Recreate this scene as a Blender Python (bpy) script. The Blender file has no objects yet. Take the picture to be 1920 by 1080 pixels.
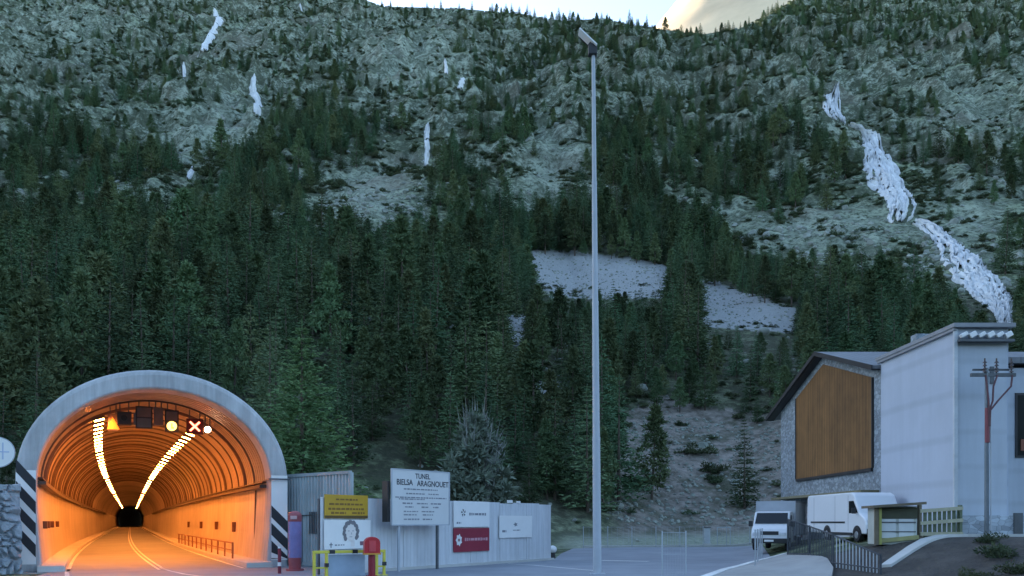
import bpy, math, random
import numpy as np
from mathutils import Vector, Matrix
from mathutils.geometry import delaunay_2d_cdt
R = math.radians
random.seed(7); RNG = np.random.default_rng(11)
scene = bpy.context.scene
COL = scene.collection

# ------------------------------------------------------------------ camera, sky, sun, exposure
HC, FP, HY = 2.05, 1600.0, 978.0          # eye height, focal length and horizon row of the 1920 x 1080 photograph
cam = bpy.data.cameras.new('camera'); camo = bpy.data.objects.new('camera', cam); COL.objects.link(camo)
camo.location = (0, 0, HC); camo.rotation_euler = (R(90), 0, 0)
cam.sensor_width = 36; cam.lens = 36 * FP / 1920; cam.shift_y = (HY - 540) / 1920
cam.clip_start = .1; cam.clip_end = 12000
scene.camera = camo
SUN_AZ, SUN_EL = R(-42), R(13)            # azimuth measured from +Y towards +X: the sun stands behind the left ridge
world = bpy.data.worlds.new('World'); scene.world = world; world.use_nodes = True
wn = world.node_tree; bgn = wn.nodes['Background']
sky = wn.nodes.new('ShaderNodeTexSky'); sky.sky_type = 'NISHITA'; sky.sun_disc = False
sky.sun_elevation = SUN_EL; sky.sun_rotation = SUN_AZ; sky.altitude = 1300; sky.ozone_density = 1.2; sky.dust_density = 2.5
wn.links.new(sky.outputs[0], bgn.inputs[0]); bgn.inputs[1].default_value = .15
sun = bpy.data.lights.new('sun', 'SUN'); sun.energy = 4.6; sun.angle = R(.5); sun.color = (1, .86, .66)
suno = bpy.data.objects.new('sun', sun); COL.objects.link(suno)
sdir = Vector((math.sin(SUN_AZ) * math.cos(SUN_EL), math.cos(SUN_AZ) * math.cos(SUN_EL), math.sin(SUN_EL)))
suno.rotation_euler = sdir.to_track_quat('Z', 'Y').to_euler()
vs = scene.view_settings; vs.view_transform = 'Standard'; vs.look = 'None'; vs.gamma = 1; vs.exposure = 2.17
scene.render.engine = 'CYCLES'
cy = scene.cycles; cy.use_denoising = True; cy.max_bounces = 7; cy.diffuse_bounces = 4; cy.transparent_max_bounces = 8
cy.sample_clamp_indirect = 6; cy.caustics_reflective = False; cy.caustics_refractive = False

# ------------------------------------------------------------------ helpers
def P(px, py, Y):                         # the point of the place seen at a pixel of the photograph, Y metres ahead
    return Vector(((px - 960) / FP * Y, Y, HC + (HY - py) / FP * Y))

def lk(nt, a, b): nt.links.new(a, b)

def mat(name, col, rough=.7, var=.18, scale=4., bump=0., metal=0., col2=None, spec=.5, wave=None, rnd=0., coord='Object', streak=0., stones=0.):
    """a principled material whose colour wanders with two sizes of noise"""
    m = bpy.data.materials.new(name); m.use_nodes = True; nt = m.node_tree; N = nt.nodes
    b = N['Principled BSDF']; b.inputs['Roughness'].default_value = rough; b.inputs['Metallic'].default_value = metal
    b.inputs['Specular IOR Level'].default_value = spec
    tc = N.new('ShaderNodeTexCoord')
    n1 = N.new('ShaderNodeTexNoise'); n1.inputs['Scale'].default_value = scale; n1.inputs['Detail'].default_value = 6; n1.inputs['Roughness'].default_value = .65
    n2 = N.new('ShaderNodeTexNoise'); n2.inputs['Scale'].default_value = scale * .17; n2.inputs['Detail'].default_value = 3
    lk(nt, tc.outputs[coord], n1.inputs[0]); lk(nt, tc.outputs[coord], n2.inputs[0])
    ad = N.new('ShaderNodeMath'); ad.operation = 'ADD'; lk(nt, n1.outputs[0], ad.inputs[0]); lk(nt, n2.outputs[0], ad.inputs[1])
    mr = N.new('ShaderNodeMapRange'); mr.inputs[1].default_value = .65; mr.inputs[2].default_value = 1.35
    lk(nt, ad.outputs[0], mr.inputs[0])
    mx = N.new('ShaderNodeMix'); mx.data_type = 'RGBA'; lk(nt, mr.outputs[0], mx.inputs[0])
    c2 = col2 or tuple(min(1, c * (1 + var)) for c in col)
    c1 = col if col2 else tuple(c * (1 - var) for c in col)
    mx.inputs[6].default_value = (*c1, 1); mx.inputs[7].default_value = (*c2, 1)
    out = mx.outputs[2]
    if rnd:
        oi = N.new('ShaderNodeObjectInfo'); hs = N.new('ShaderNodeHueSaturation')
        r1 = N.new('ShaderNodeMapRange'); r1.inputs[3].default_value = 1 - rnd; r1.inputs[4].default_value = 1 + rnd
        lk(nt, oi.outputs['Random'], r1.inputs[0]); lk(nt, r1.outputs[0], hs.inputs['Value'])
        w = N.new('ShaderNodeTexWhiteNoise'); w.noise_dimensions = '1D'; lk(nt, oi.outputs['Random'], w.inputs['W'])
        r2 = N.new('ShaderNodeMapRange'); r2.inputs[3].default_value = .45; r2.inputs[4].default_value = .525
        lk(nt, w.outputs[0], r2.inputs[0]); lk(nt, r2.outputs[0], hs.inputs['Hue'])
        lk(nt, out, hs.inputs['Color']); out = hs.outputs[0]
    def times(o, fac):
        mu = N.new('ShaderNodeMix'); mu.data_type = 'RGBA'; mu.blend_type = 'MULTIPLY'; mu.inputs[0].default_value = 1; cb = N.new('ShaderNodeCombineColor')
        for i in range(3): lk(nt, fac, cb.inputs[i])
        lk(nt, o, mu.inputs[6]); lk(nt, cb.outputs[0], mu.inputs[7]); return mu.outputs[2]
    if streak:                            # rain streaks and grime, drawn out downwards
        mp = N.new('ShaderNodeMapping'); mp.inputs['Scale'].default_value = (1, 1, .07); lk(nt, tc.outputs[coord], mp.inputs[0])
        ns = N.new('ShaderNodeTexNoise'); ns.inputs['Scale'].default_value = 2.6; ns.inputs['Detail'].default_value = 7; ns.inputs['Roughness'].default_value = .7; lk(nt, mp.outputs[0], ns.inputs[0])
        ms = N.new('ShaderNodeMapRange'); ms.inputs[1].default_value = .35; ms.inputs[2].default_value = .62; ms.inputs[3].default_value = 1 - streak; ms.inputs[4].default_value = 1; lk(nt, ns.outputs[0], ms.inputs[0]); out = times(out, ms.outputs[0])
    if stones:                            # rubble: each stone its own grey, dark joints
        v1 = N.new('ShaderNodeTexVoronoi'); v1.inputs['Scale'].default_value = stones; v2 = N.new('ShaderNodeTexVoronoi'); v2.feature = 'DISTANCE_TO_EDGE'; v2.inputs['Scale'].default_value = stones
        mp = N.new('ShaderNodeMapping'); mp.inputs['Scale'].default_value = (1, 1, 1.7); lk(nt, tc.outputs[coord], mp.inputs[0]); lk(nt, mp.outputs[0], v1.inputs[0]); lk(nt, mp.outputs[0], v2.inputs[0])
        sp_ = N.new('ShaderNodeSeparateColor'); lk(nt, v1.outputs['Color'], sp_.inputs[0]); m1 = N.new('ShaderNodeMapRange'); m1.inputs[3].default_value = .68; m1.inputs[4].default_value = 1.3; lk(nt, sp_.outputs[0], m1.inputs[0])
        m2 = N.new('ShaderNodeMapRange'); m2.inputs[1].default_value = 0; m2.inputs[2].default_value = .06; m2.inputs[3].default_value = .55; m2.inputs[4].default_value = 1; lk(nt, v2.outputs[0], m2.inputs[0])
        out = times(times(out, m1.outputs[0]), m2.outputs[0])
    if wave:                              # thin darker joints along one axis: (axis, per metre, depth)
        wv = N.new('ShaderNodeTexWave'); wv.bands_direction = wave[0]; wv.inputs['Scale'].default_value = wave[1] * .314
        wv.inputs['Distortion'].default_value = wave[3] if len(wave) > 3 else 0; lk(nt, tc.outputs[coord], wv.inputs[0])
        rp = N.new('ShaderNodeMapRange'); rp.inputs[1].default_value = 0; rp.inputs[2].default_value = .12; rp.inputs[3].default_value = 1 - wave[2]; rp.inputs[4].default_value = 1
        lk(nt, wv.outputs[0], rp.inputs[0])
        mu = N.new('ShaderNodeMix'); mu.data_type = 'RGBA'; mu.blend_type = 'MULTIPLY'; mu.inputs[0].default_value = 1
        cb = N.new('ShaderNodeCombineColor')
        for i in range(3): lk(nt, rp.outputs[0], cb.inputs[i])
        lk(nt, out, mu.inputs[6]); lk(nt, cb.outputs[0], mu.inputs[7]); out = mu.outputs[2]
    lk(nt, out, b.inputs['Base Color'])
    if bump:
        bp = N.new('ShaderNodeBump'); bp.inputs['Strength'].default_value = 1; bp.inputs['Distance'].default_value = bump
        lk(nt, n1.outputs[0], bp.inputs['Height']); lk(nt, bp.outputs[0], b.inputs['Normal'])
    return m

def emit(name, col, strength):
    m = bpy.data.materials.new(name); m.use_nodes = True; b = m.node_tree.nodes['Principled BSDF']
    b.inputs['Base Color'].default_value = (*[c * .8 for c in col], 1)
    b.inputs['Emission Color'].default_value = (*col, 1); b.inputs['Emission Strength'].default_value = strength
    return m

class MB:
    """collects shapes and links them as ONE mesh object"""
    def __init__(s): s.v = []; s.f = []
    def add(s, v, f):
        k = len(s.v); s.v += [tuple(p) for p in v]; s.f += [tuple(i + k for i in q) for q in f]; return s
    def box(s, c, d, rz=0., rot=None):
        x, y, z = d[0] / 2, d[1] / 2, d[2] / 2
        M = rot or Matrix.Rotation(rz, 3, 'Z'); c = Vector(c)
        v = [c + M @ Vector((a * x, b * y, e * z)) for e in (-1, 1) for a, b in ((-1, -1), (1, -1), (1, 1), (-1, 1))]
        return s.add(v, [(3, 2, 1, 0), (4, 5, 6, 7), (0, 1, 5, 4), (1, 2, 6, 5), (2, 3, 7, 6), (3, 0, 4, 7)])
    def cyl(s, a, b, r0, r1=None, n=12):
        r1 = r0 if r1 is None else r1; a = Vector(a); b = Vector(b); q = (b - a).to_track_quat('Z', 'Y')
        v = []
        for c, r in ((a, r0), (b, r1)):
            v += [c + q @ Vector((r * math.cos(2 * math.pi * i / n), r * math.sin(2 * math.pi * i / n), 0)) for i in range(n)]
        f = [(i, (i + 1) % n, n + (i + 1) % n, n + i) for i in range(n)]
        return s.add(v, f + [tuple(range(n - 1, -1, -1)), tuple(range(n, 2 * n))])
    def ext(s, poly, vec):                # a planar 3-D polygon pushed along vec
        n = len(poly); vec = Vector(vec); v = [Vector(p) for p in poly]; v += [p + vec for p in v]
        return s.add(v, [tuple(range(n - 1, -1, -1)), tuple(range(n, 2 * n))] + [(i, (i + 1) % n, n + (i + 1) % n, n + i) for i in range(n)])
    def tube(s, pts, r, n=8):
        for a, b in zip(pts[:-1], pts[1:]): s.cyl(a, b, r, r, n)
        return s
    def ball(s, c, r, sc=(1, 1, 1), nu=14, nv=9, z0=-1., z1=1.):
        v = []; f = []
        for j in range(nv + 1):
            t = math.asin(z0) + (math.asin(z1) - math.asin(z0)) * j / nv
            for i in range(nu):
                a = 2 * math.pi * i / nu
                v.append((c[0] + r * sc[0] * math.cos(t) * math.cos(a), c[1] + r * sc[1] * math.cos(t) * math.sin(a), c[2] + r * sc[2] * math.sin(t)))
        for j in range(nv):
            for i in range(nu): f.append((j * nu + i, j * nu + (i + 1) % nu, (j + 1) * nu + (i + 1) % nu, (j + 1) * nu + i))
        return s.add(v, f)
    def build(s, name, m, parent=None, smooth=False, bevel=0., label=None):
        me = bpy.data.meshes.new(name); me.from_pydata(s.v, [], s.f); me.materials.append(m); me.update()
        if smooth: me.polygons.foreach_set('use_smooth', [True] * len(me.polygons))
        o = bpy.data.objects.new(name, me); COL.objects.link(o)
        if parent: o.parent = parent
        if bevel:
            b = o.modifiers.new('bevel', 'BEVEL'); b.width = bevel; b.segments = 2; b.limit_method = 'ANGLE'
        if label: o['label'] = label
        return o

def npmesh(name, V, F, m, parent=None, smooth=False, attrs=None):
    """V (n,3), F (k,3|4) as numpy"""
    me = bpy.data.meshes.new(name); V = np.asarray(V, np.float32); F = np.asarray(F, np.int32); w = F.shape[1]
    me.vertices.add(len(V)); me.vertices.foreach_set('co', V.ravel())
    me.loops.add(F.size); me.loops.foreach_set('vertex_index', F.ravel())
    me.polygons.add(len(F)); me.polygons.foreach_set('loop_start', np.arange(0, F.size, w, dtype=np.int32))
    me.polygons.foreach_set('use_smooth', np.full(len(F), smooth))
    me.update(calc_edges=True)
    for k, a in (attrs or {}).items():
        at = me.attributes.new(k, 'FLOAT', 'POINT'); at.data.foreach_set('value', np.asarray(a, np.float32).ravel())
    me.materials.append(m); o = bpy.data.objects.new(name, me); COL.objects.link(o)
    if parent: o.parent = parent
    return o

def tag(o, label, cat, group=None):
    o['label'] = label; o['category'] = cat
    if group: o['group'] = group
    return o
def thing(name, loc, rz, label, cat, group=None):
    o = bpy.data.objects.new(name, None); COL.objects.link(o); o.location = loc; o.rotation_euler = (0, 0, rz)
    o.empty_display_size = .3
    return tag(o, label, cat, group)
def setting(o): o['kind'] = 'structure'; return o
def text(body, size, m, parent, loc, name='lettering', rot=(R(90), 0, 0), bold=0.):
    c = bpy.data.curves.new(name, 'FONT'); c.body = body; c.size = size; c.align_x = 'CENTER'; c.align_y = 'CENTER'; c.extrude = .002; c.offset = bold
    t = bpy.data.objects.new(name, c); COL.objects.link(t)
    me = bpy.data.meshes.new_from_object(t.evaluated_get(bpy.context.evaluated_depsgraph_get()))
    bpy.data.objects.remove(t); me.materials.clear(); me.materials.append(m)
    o = bpy.data.objects.new(name, me); COL.objects.link(o); o.parent = parent; o.location = loc; o.rotation_euler = rot
    return o

# noise on numpy arrays
PERM = np.random.default_rng(5).permutation(256); PERM = np.concatenate([PERM, PERM])
GR = np.stack([np.cos(np.arange(16) * math.pi / 8), np.sin(np.arange(16) * math.pi / 8)], 1)
def perlin(x, y, seed=0):
    x = x + seed * 17.31; y = y + seed * 9.77
    xi = np.floor(x).astype(int); yi = np.floor(y).astype(int); xf = x - xi; yf = y - yi
    u = xf * xf * xf * (xf * (xf * 6 - 15) + 10); v = yf * yf * yf * (yf * (yf * 6 - 15) + 10)
    def g(a, b):
        h = GR[PERM[(PERM[(xi + a) & 255] + yi + b) & 255] & 15]; return h[..., 0] * (xf - a) + h[..., 1] * (yf - b)
    n0 = g(0, 0) * (1 - u) + g(1, 0) * u; n1 = g(0, 1) * (1 - u) + g(1, 1) * u
    return (n0 * (1 - v) + n1 * v) * 1.4
def fbm(x, y, o=4, seed=0, ridged=False):
    s = 0; a = 1; t = 0
    for i in range(o):
        n = perlin(x * 2 ** i, y * 2 ** i, seed + i); n = (1 - 2 * np.abs(n)) if ridged else n
        s = s + a * n; t += a; a *= .52
    return s / t
def sstep(a, b, x): t = np.clip((x - a) / (b - a), 0, 1); return t * t * (3 - 2 * t)
def inpoly(px, py, poly):
    r = np.zeros(np.shape(px), bool); n = len(poly)
    for i in range(n):
        x0, y0 = poly[i]; x1, y1 = poly[(i + 1) % n]
        if y0 == y1: continue
        c = ((y0 > py) != (y1 > py)) & (px < (x1 - x0) * (py - y0) / (y1 - y0) + x0); r ^= c
    return r

# ------------------------------------------------------------------ terrain: one sheet, valley floor to ridge
AX = Vector((math.sin(R(-24.08)), math.cos(R(-24.08)), 0)); NX = Vector((AX.y, -AX.x, 0))     # tunnel axis and its right
def tun_c(L): return 1.14 - 1.4 * (1 - math.exp(-(max(L, 40) - 40) / 30)) if L >= 40 else 1.14 + (40 - L) * .047
def TP(L, u, z): return AX * L + NX * (tun_c(L) + u) + Vector((0, 0, z))

def ground(X, Y):                         # valley floor without the mountain
    w = X - (8.5 + np.where(Y > 33, .25 * (Y - 33), np.minimum(.8 * (33 - Y), 4.)))
    return np.where(Y > 45, .015 * np.minimum(Y - 45, 25), 0) + 1.5 * sstep(0, 8.5, w) * sstep(14, 22, Y)
def base_hill(X, Y):
    foot = np.interp(X, [-300, -60, -30, -16, -4, 6, 14, 30, 60, 300], [50, 48, 46, 50, 56, 62, 69, 68, 66, 66])
    t = Y - foot; sp = lambda q, k: k * np.logaddexp(0, q / k)
    z = .44 * np.where(t > 0, np.sqrt(t * t + 25) - 5, 0) + np.where(t > 0, .30 * sp(Y - 235, 40.), 0)
    far = Y < 0
    return np.where(far, .33 * sp(-Y - 170, 30.), z), t

deg = np.concatenate([np.arange(-180, -36, 3.), np.arange(-36, 36, .072), np.arange(36, 180.1, 3.)])
rr = [2.5]
while rr[-1] < 2100:
    r = rr[-1]; rr.append(r * (1.05 if r < 24 else 1.0075 if r < 1000 else 1.03))
rr = np.array(rr)
PH, RD = np.meshgrid(np.radians(deg), rr, indexing='ij')
GX = np.sin(PH) * RD; GY = np.cos(PH) * RD
ZH, T = base_hill(GX, GY)
up = sstep(6, 60, T); hi = sstep(120, 420, GY); hi2 = sstep(60, 260, T)
rel = 7 * fbm(GX / 70, GY / 110, 3, 1) * up + 26 * fbm(GX / 170, GY / 330, 3, 3) * hi
rel = rel + 17 * fbm(GX / 46, GY / 85, 3, 21, True) * hi + 6.5 * fbm(GX / 15, GY / 26, 3, 9, True) * hi2 * (.35 + .65 * hi) + 1.1 * fbm(GX / 5, GY / 8, 2, 31, True) * hi2 * (.4 + .6 * hi)
zb = (ZH + rel + 14 * fbm(GX / 60, GY / 60, 3, 14)) / 21.; fr = zb - np.floor(zb)              # rock bands: flat ledges and steep faces
rel = rel + 21. * .62 * (sstep(.30, .72, fr) - fr) * hi * sstep(-.25, .35, fbm(GX / 90, GY / 130, 3, 17) + .1)
rel = rel + .35 * fbm(GX / 3., GY / 3., 3, 40) * sstep(2, 14, T)
rel = rel * np.where(GY < 0, 0, 1)
ZH = ZH + rel
# the skyline: a fixed elevation per direction, then the land falls away behind it
sky_px = [-3000, 0, 600, 720, 860, 980, 1060, 1130, 1190, 1250, 1320, 1385, 1430, 1480, 1560, 1920, 4000]
sky_py = [-90, -60, -30, 12, 16, 26, 40, 34, 48, 56, 64, 54, 34, 4, -20, -60, -90]
NPX = 960 + FP * np.tan(np.clip(np.radians(deg), R(-70), R(70)))
ER = (HY - np.interp(NPX, sky_px, sky_py)) / FP
G0 = ground(GX, GY)
Z = G0 + ZH
for i in range(len(deg)):
    if abs(deg[i]) > 75: continue
    e = (Z[i] - HC) / GY[i]
    k = int(np.argmax(e > ER[i])) if (e > ER[i]).any() else int(np.argmax(e))
    if k < len(rr) - 1:
        d = GY[i, k + 1:] - GY[i, k]
        Z[i, k:] = np.minimum(Z[i, k:], np.concatenate([[HC + ER[i] * GY[i, k]], HC + ER[i] * GY[i, k] - .25 * d - 1]))
EY = np.where(GY > 1, (Z - HC) / np.maximum(GY, 1), -9)
PXG = 960 + FP * np.tan(np.clip(PH, R(-70), R(70))); PYG = HY - FP * EY
def terr(X, Y):                           # height of the sheet at a place
    a = math.degrees(math.atan2(X, Y)); r = min(max(math.hypot(X, Y), rr[0]), rr[-2])
    i = min(max(int(np.searchsorted(deg, a)) - 1, 0), len(deg) - 2); j = min(int(np.searchsorted(rr, r)) - 1, len(rr) - 2); j = max(j, 0)
    s = (a - deg[i]) / (deg[i + 1] - deg[i]); t = (r - rr[j]) / (rr[j + 1] - rr[j])
    return float((Z[i, j] * (1 - t) + Z[i, j + 1] * t) * (1 - s) + (Z[i + 1, j] * (1 - t) + Z[i + 1, j + 1] * t) * s)
EMAX = np.maximum.accumulate(EY, axis=1)
def seen(px, py):                         # the first place on the land seen at a pixel
    a = math.degrees(math.atan((px - 960) / FP)); i = min(max(int(np.searchsorted(deg, a)) - 1, 0), len(deg) - 2)
    e = (HY - py) / FP; j0 = int(np.searchsorted(rr, 44))
    j = j0 + int(np.searchsorted(EMAX[i, j0:], e)); j = min(j, len(rr) - 1)
    e0, e1 = EMAX[i, j - 1], EMAX[i, j]; t = 0 if e1 <= e0 else min(max((e - e0) / (e1 - e0), 0), 1)
    r = rr[j - 1] * (1 - t) + rr[j] * t; Y = r * math.cos(math.radians(a)); X = r * math.sin(math.radians(a))
    return X, Y, terr(X, Y)

SCREE = [[(988, 466), (1060, 470), (1235, 490), (1258, 508), (1250, 560), (1080, 560), (990, 540)],
         [(1306, 518), (1350, 530), (1420, 556), (1492, 578), (1490, 625), (1320, 612)],
         [(945, 585), (990, 590), (985, 650), (955, 650)],
         [(1000, 715), (1110, 712), (1105, 722), (1040, 728), (1020, 780), (995, 780)]]
# how wooded the upper slope is, as blobs over the hillside (x, y, rx, ry, weight)
BLOB = [(1060, 70, 110, 45, .9), (1150, 110, 90, 50, .6), (1330, 112, 130, 36, .7), (1450, 62, 110, 60, .9), (1580, 80, 90, 45, .6), (1250, 205, 150, 60, .75), (1390, 172, 80, 42, .95),
        (1220, 330, 130, 60, .6), (1480, 262, 150, 36, .8), (1340, 290, 80, 40, .4), (60, 250, 90, 130, .75), (280, 150, 70, 60, .6), (190, 300, 120, 60, .7), (560, 240, 110, 80, .9), (480, 330, 120, 55, .8),
        (640, 200, 80, 50, .5), (640, 90, 80, 40, .4), (900, 80, 100, 60, .5), (980, 170, 70, 90, .5), (860, 340, 60, 40, .6), (1850, 285, 60, 30, .6), (1750, 60, 150, 50, .6), (1880, 100, 60, 60, .6),
        (1510, 462, 70, 38, .7), (1650, 500, 80, 46, .7), (700, 250, 50, 60, .4), (1150, 300, 60, 80, .6), (330, 60, 60, 50, .35), (130, 110, 60, 60, .5), (1860, 500, 60, 50, .7), (1740, 350, 50, 60, .35), (1470, 390, 90, 40, .4)]
BARE = [(430, 250, 70, 60, .9), (690, 360, 90, 60, 1.), (1030, 310, 70, 80, .8), (1560, 430, 190, 45, 1.), (1830, 400, 100, 100, .6), (1830, 190, 90, 60, .5), (250, 350, 60, 30, .8), (120, 60, 90, 60, .5), (780, 110, 90, 60, .5), (330, 270, 50, 40, .5), (90, 320, 60, 20, .6)]
def blobs(px, py, L):
    s = 0
    for x, y, rx, ry, w in L: s = s + w * np.exp(-(((px - x) / rx) ** 2 + ((py - y) / ry) ** 2))
    return s
def forest_edge(px): return np.interp(px, [-200, 0, 200, 330, 460, 600, 740, 840, 980, 1100, 1300, 1345, 1420, 1520, 1620, 1760, 1800, 1930, 2300], [395, 390, 385, 400, 420, 440, 445, 415, 400, 385, 395, 425, 480, 535, 560, 545, 560, 575, 600])
def forest_foot(px): return np.interp(px, [-200, 0, 500, 640, 830, 1000, 1120, 1155, 1175, 1240, 1330, 1460, 1600, 2300], [1000, 990, 915, 895, 905, 965, 975, 900, 800, 765, 790, 800, 900, 960])
def wooded(px, py, X, Y):
    inside = (py > forest_edge(px) + 26 * perlin(X / 13, Y / 13, 55)) & (py < forest_foot(px))
    open_ = blobs(px, py, BARE); sp = np.clip(.08 + .40 * blobs(px, py, BLOB) - .5 * open_ + .22 * perlin(X / 40, Y / 60, 70), 0.012, 1)
    sp = np.where(py >= forest_foot(px), 0.0, sp)
    d = np.where(inside, 1.0, sp)
    for s in SCREE: d = np.where(inpoly(px, py, s), 0, d)
    return d
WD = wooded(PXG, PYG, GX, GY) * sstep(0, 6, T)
SC = np.zeros_like(Z)
for s in SCREE: SC = np.maximum(SC, inpoly(PXG + 5 * perlin(GX / 2.5, GY / 2.5, 3), PYG + 4 * perlin(GX / 2.5, GY / 2.5, 8), s))
BR = np.clip(blobs(PXG, PYG, BARE), 0, 1)
SLO = ((PYG > forest_foot(PXG) - 25) & (T > 1)) * sstep(1130, 1180, PXG)                            # bare lower slope left of the chalet
GRA = sstep(58, 61, GY) * (1 - sstep(1, 5, T)) * sstep(2, 5, GX) * (1 - sstep(22, 26, GX))           # pale grass verge
MUD = sstep(9.5, 12, GX) * (1 - sstep(34, 37, GY)) * (GY > 0)                                        # dark earth bank
for (c, d) in ((Z, .05),):
    c -= d * ((T < 1) & (GY > -30))
def terrain_material():
    m = bpy.data.materials.new('hillside'); m.use_nodes = True; nt = m.node_tree; N = nt.nodes; b = N['Principled BSDF']
    b.inputs['Roughness'].default_value = .95; b.inputs['Specular IOR Level'].default_value = .2
    tc = N.new('ShaderNodeTexCoord')
    def noise(scale, det=6, rough=.6, vor=False):
        n = N.new('ShaderNodeTexVoronoi' if vor else 'ShaderNodeTexNoise'); n.inputs['Scale'].default_value = scale
        if not vor: n.inputs['Detail'].default_value = det; n.inputs['Roughness'].default_value = rough
        lk(nt, tc.outputs['Object'], n.inputs['Vector']); return n
    def rng(src, a, b_, c=0., d=1.):
        r = N.new('ShaderNodeMapRange'); r.inputs[1].default_value = a; r.inputs[2].default_value = b_; r.inputs[3].default_value = c; r.inputs[4].default_value = d
        lk(nt, src, r.inputs[0]); return r.outputs[0]
    def mix(f, a, c):
        x = N.new('ShaderNodeMix'); x.data_type = 'RGBA'
        if isinstance(f, float): x.inputs[0].default_value = f
        else: lk(nt, f, x.inputs[0])
        for s, q in ((6, a), (7, c)):
            if isinstance(q, tuple): x.inputs[s].default_value = (*q, 1)
            else: lk(nt, q, x.inputs[s])
        return x.outputs[2]
    def att(k):
        a = N.new('ShaderNodeAttribute'); a.attribute_name = k; return a.outputs['Fac']
    def op(o, a, c):
        x = N.new('ShaderNodeMath'); x.operation = o
        for i, q in enumerate((a, c)):
            if isinstance(q, float): x.inputs[i].default_value = q
            else: lk(nt, q, x.inputs[i])
        return x.outputs[0]
    nA = noise(.035, 8); nB = noise(.16, 8, .7); nC = noise(.7, 6, .7); nD = noise(3.2, 4, .7); vo = noise(.22, vor=True)
    rock = mix(rng(nB.outputs[0], .35, .65), (.15, .18, .135), (.34, .39, .30))
    rock = mix(rng(vo.outputs['Distance'], .0, .9), (.41, .46, .37), rock)
    grass = mix(rng(nC.outputs[0], .35, .65), (.14, .185, .085), (.27, .32, .18))
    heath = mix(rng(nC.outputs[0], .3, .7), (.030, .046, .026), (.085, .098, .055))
    brown = mix(rng(nB.outputs[0], .35, .65), (.17, .145, .115), (.28, .25, .21))
    geo = N.new('ShaderNodeNewGeometry'); sx = N.new('ShaderNodeSeparateXYZ'); lk(nt, geo.outputs['Normal'], sx.inputs[0])
    steep = rng(op('ADD', sx.outputs['Z'], op('MULTIPLY', nC.outputs[0], .25)), .72, .98, 1., 0.)
    c = mix(op('MAXIMUM', op('MULTIPLY', rng(nA.outputs[0], .42, .6), .5), steep), grass, rock)
    c = mix(rng(op('ADD', nB.outputs[0], op('MULTIPLY', nC.outputs[0], .9)), .92, 1.08, .88, 0.), c, heath)
    c = mix(op('MULTIPLY', att('gully'), rng(nC.outputs[0], .3, .6, .95, .5)), c, heath)
    c = mix(op('MULTIPLY', att('bare'), rng(nC.outputs[0], .38, .52, .0, .85)), c, rock)
    c = mix(rng(noise(.022, 5).outputs[0], .54, .68, 0, .45), c, brown)
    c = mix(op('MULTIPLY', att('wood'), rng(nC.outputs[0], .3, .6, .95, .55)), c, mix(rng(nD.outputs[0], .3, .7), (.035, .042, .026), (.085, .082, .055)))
    scr = mix(rng(nD.outputs[0], .3, .7), (.26, .27, .265), (.40, .41, .40)); scr = mix(rng(nC.outputs[0], .6, .85, 0, .25), scr, (.22, .21, .19))
    c = mix(att('scree'), c, scr)
    low = mix(rng(nC.outputs[0], .36, .62), (.125, .112, .088), (.34, .30, .26)); low = mix(rng(nB.outputs[0], .5, .62, 0, .7), low, (.06, .075, .04))
    c = mix(att('slope'), c, low)
    gr = mix(rng(nD.outputs[0], .3, .7), (.24, .27, .20), (.38, .41, .32))
    c = mix(att('verge'), c, gr)
    mu = mix(rng(nC.outputs[0], .3, .7), (.055, .05, .047), (.12, .11, .10)); mu = mix(rng(nD.outputs[0], .6, .75, 0, .6), mu, (.11, .12, .06))
    c = mix(att('bank'), c, mu)
    lk(nt, c, b.inputs['Base Color'])
    bp = N.new('ShaderNodeBump'); bp.inputs['Distance'].default_value = .9; bp.inputs['Strength'].default_value = .8
    h = op('ADD', op('MULTIPLY', nC.outputs[0], .8), op('MULTIPLY', nD.outputs[0], .2)); lk(nt, h, bp.inputs['Height']); lk(nt, bp.outputs[0], b.inputs['Normal'])
    return m
na, nr = Z.shape
idx = np.arange(na * nr).reshape(na, nr)
F = np.stack([idx[:-1, :-1], idx[1:, :-1], idx[1:, 1:], idx[:-1, 1:]], -1)[..., ::-1]
# the tunnel tube passes through: no land inside it
TA = GX * AX.x + GY * AX.y; TU = GX * NX.x + GY * NX.y - (1.14 - 1.4 * (1 - np.exp(-(np.maximum(TA, 40) - 40) / 30)))
hole = (TA > 39.9) & (TA < 120) & (np.abs(TU) < 5.25) & (Z < 9.3)
hole = hole[:-1, :-1] | hole[1:, :-1] | hole[1:, 1:] | hole[:-1, 1:]
tkeep = ~hole
GUL = sstep(.12, -.22, fbm(GX / 46, GY / 85, 3, 21, True) - .25) * hi * sstep(-.2, .15, fbm(GX / 12, GY / 30, 3, 52) + .05)
V = np.stack([GX, GY, Z], -1).reshape(-1, 3)
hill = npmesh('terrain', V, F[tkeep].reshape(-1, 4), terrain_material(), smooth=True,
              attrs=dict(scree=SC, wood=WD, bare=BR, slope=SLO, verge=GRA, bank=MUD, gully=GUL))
setting(hill)

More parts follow.
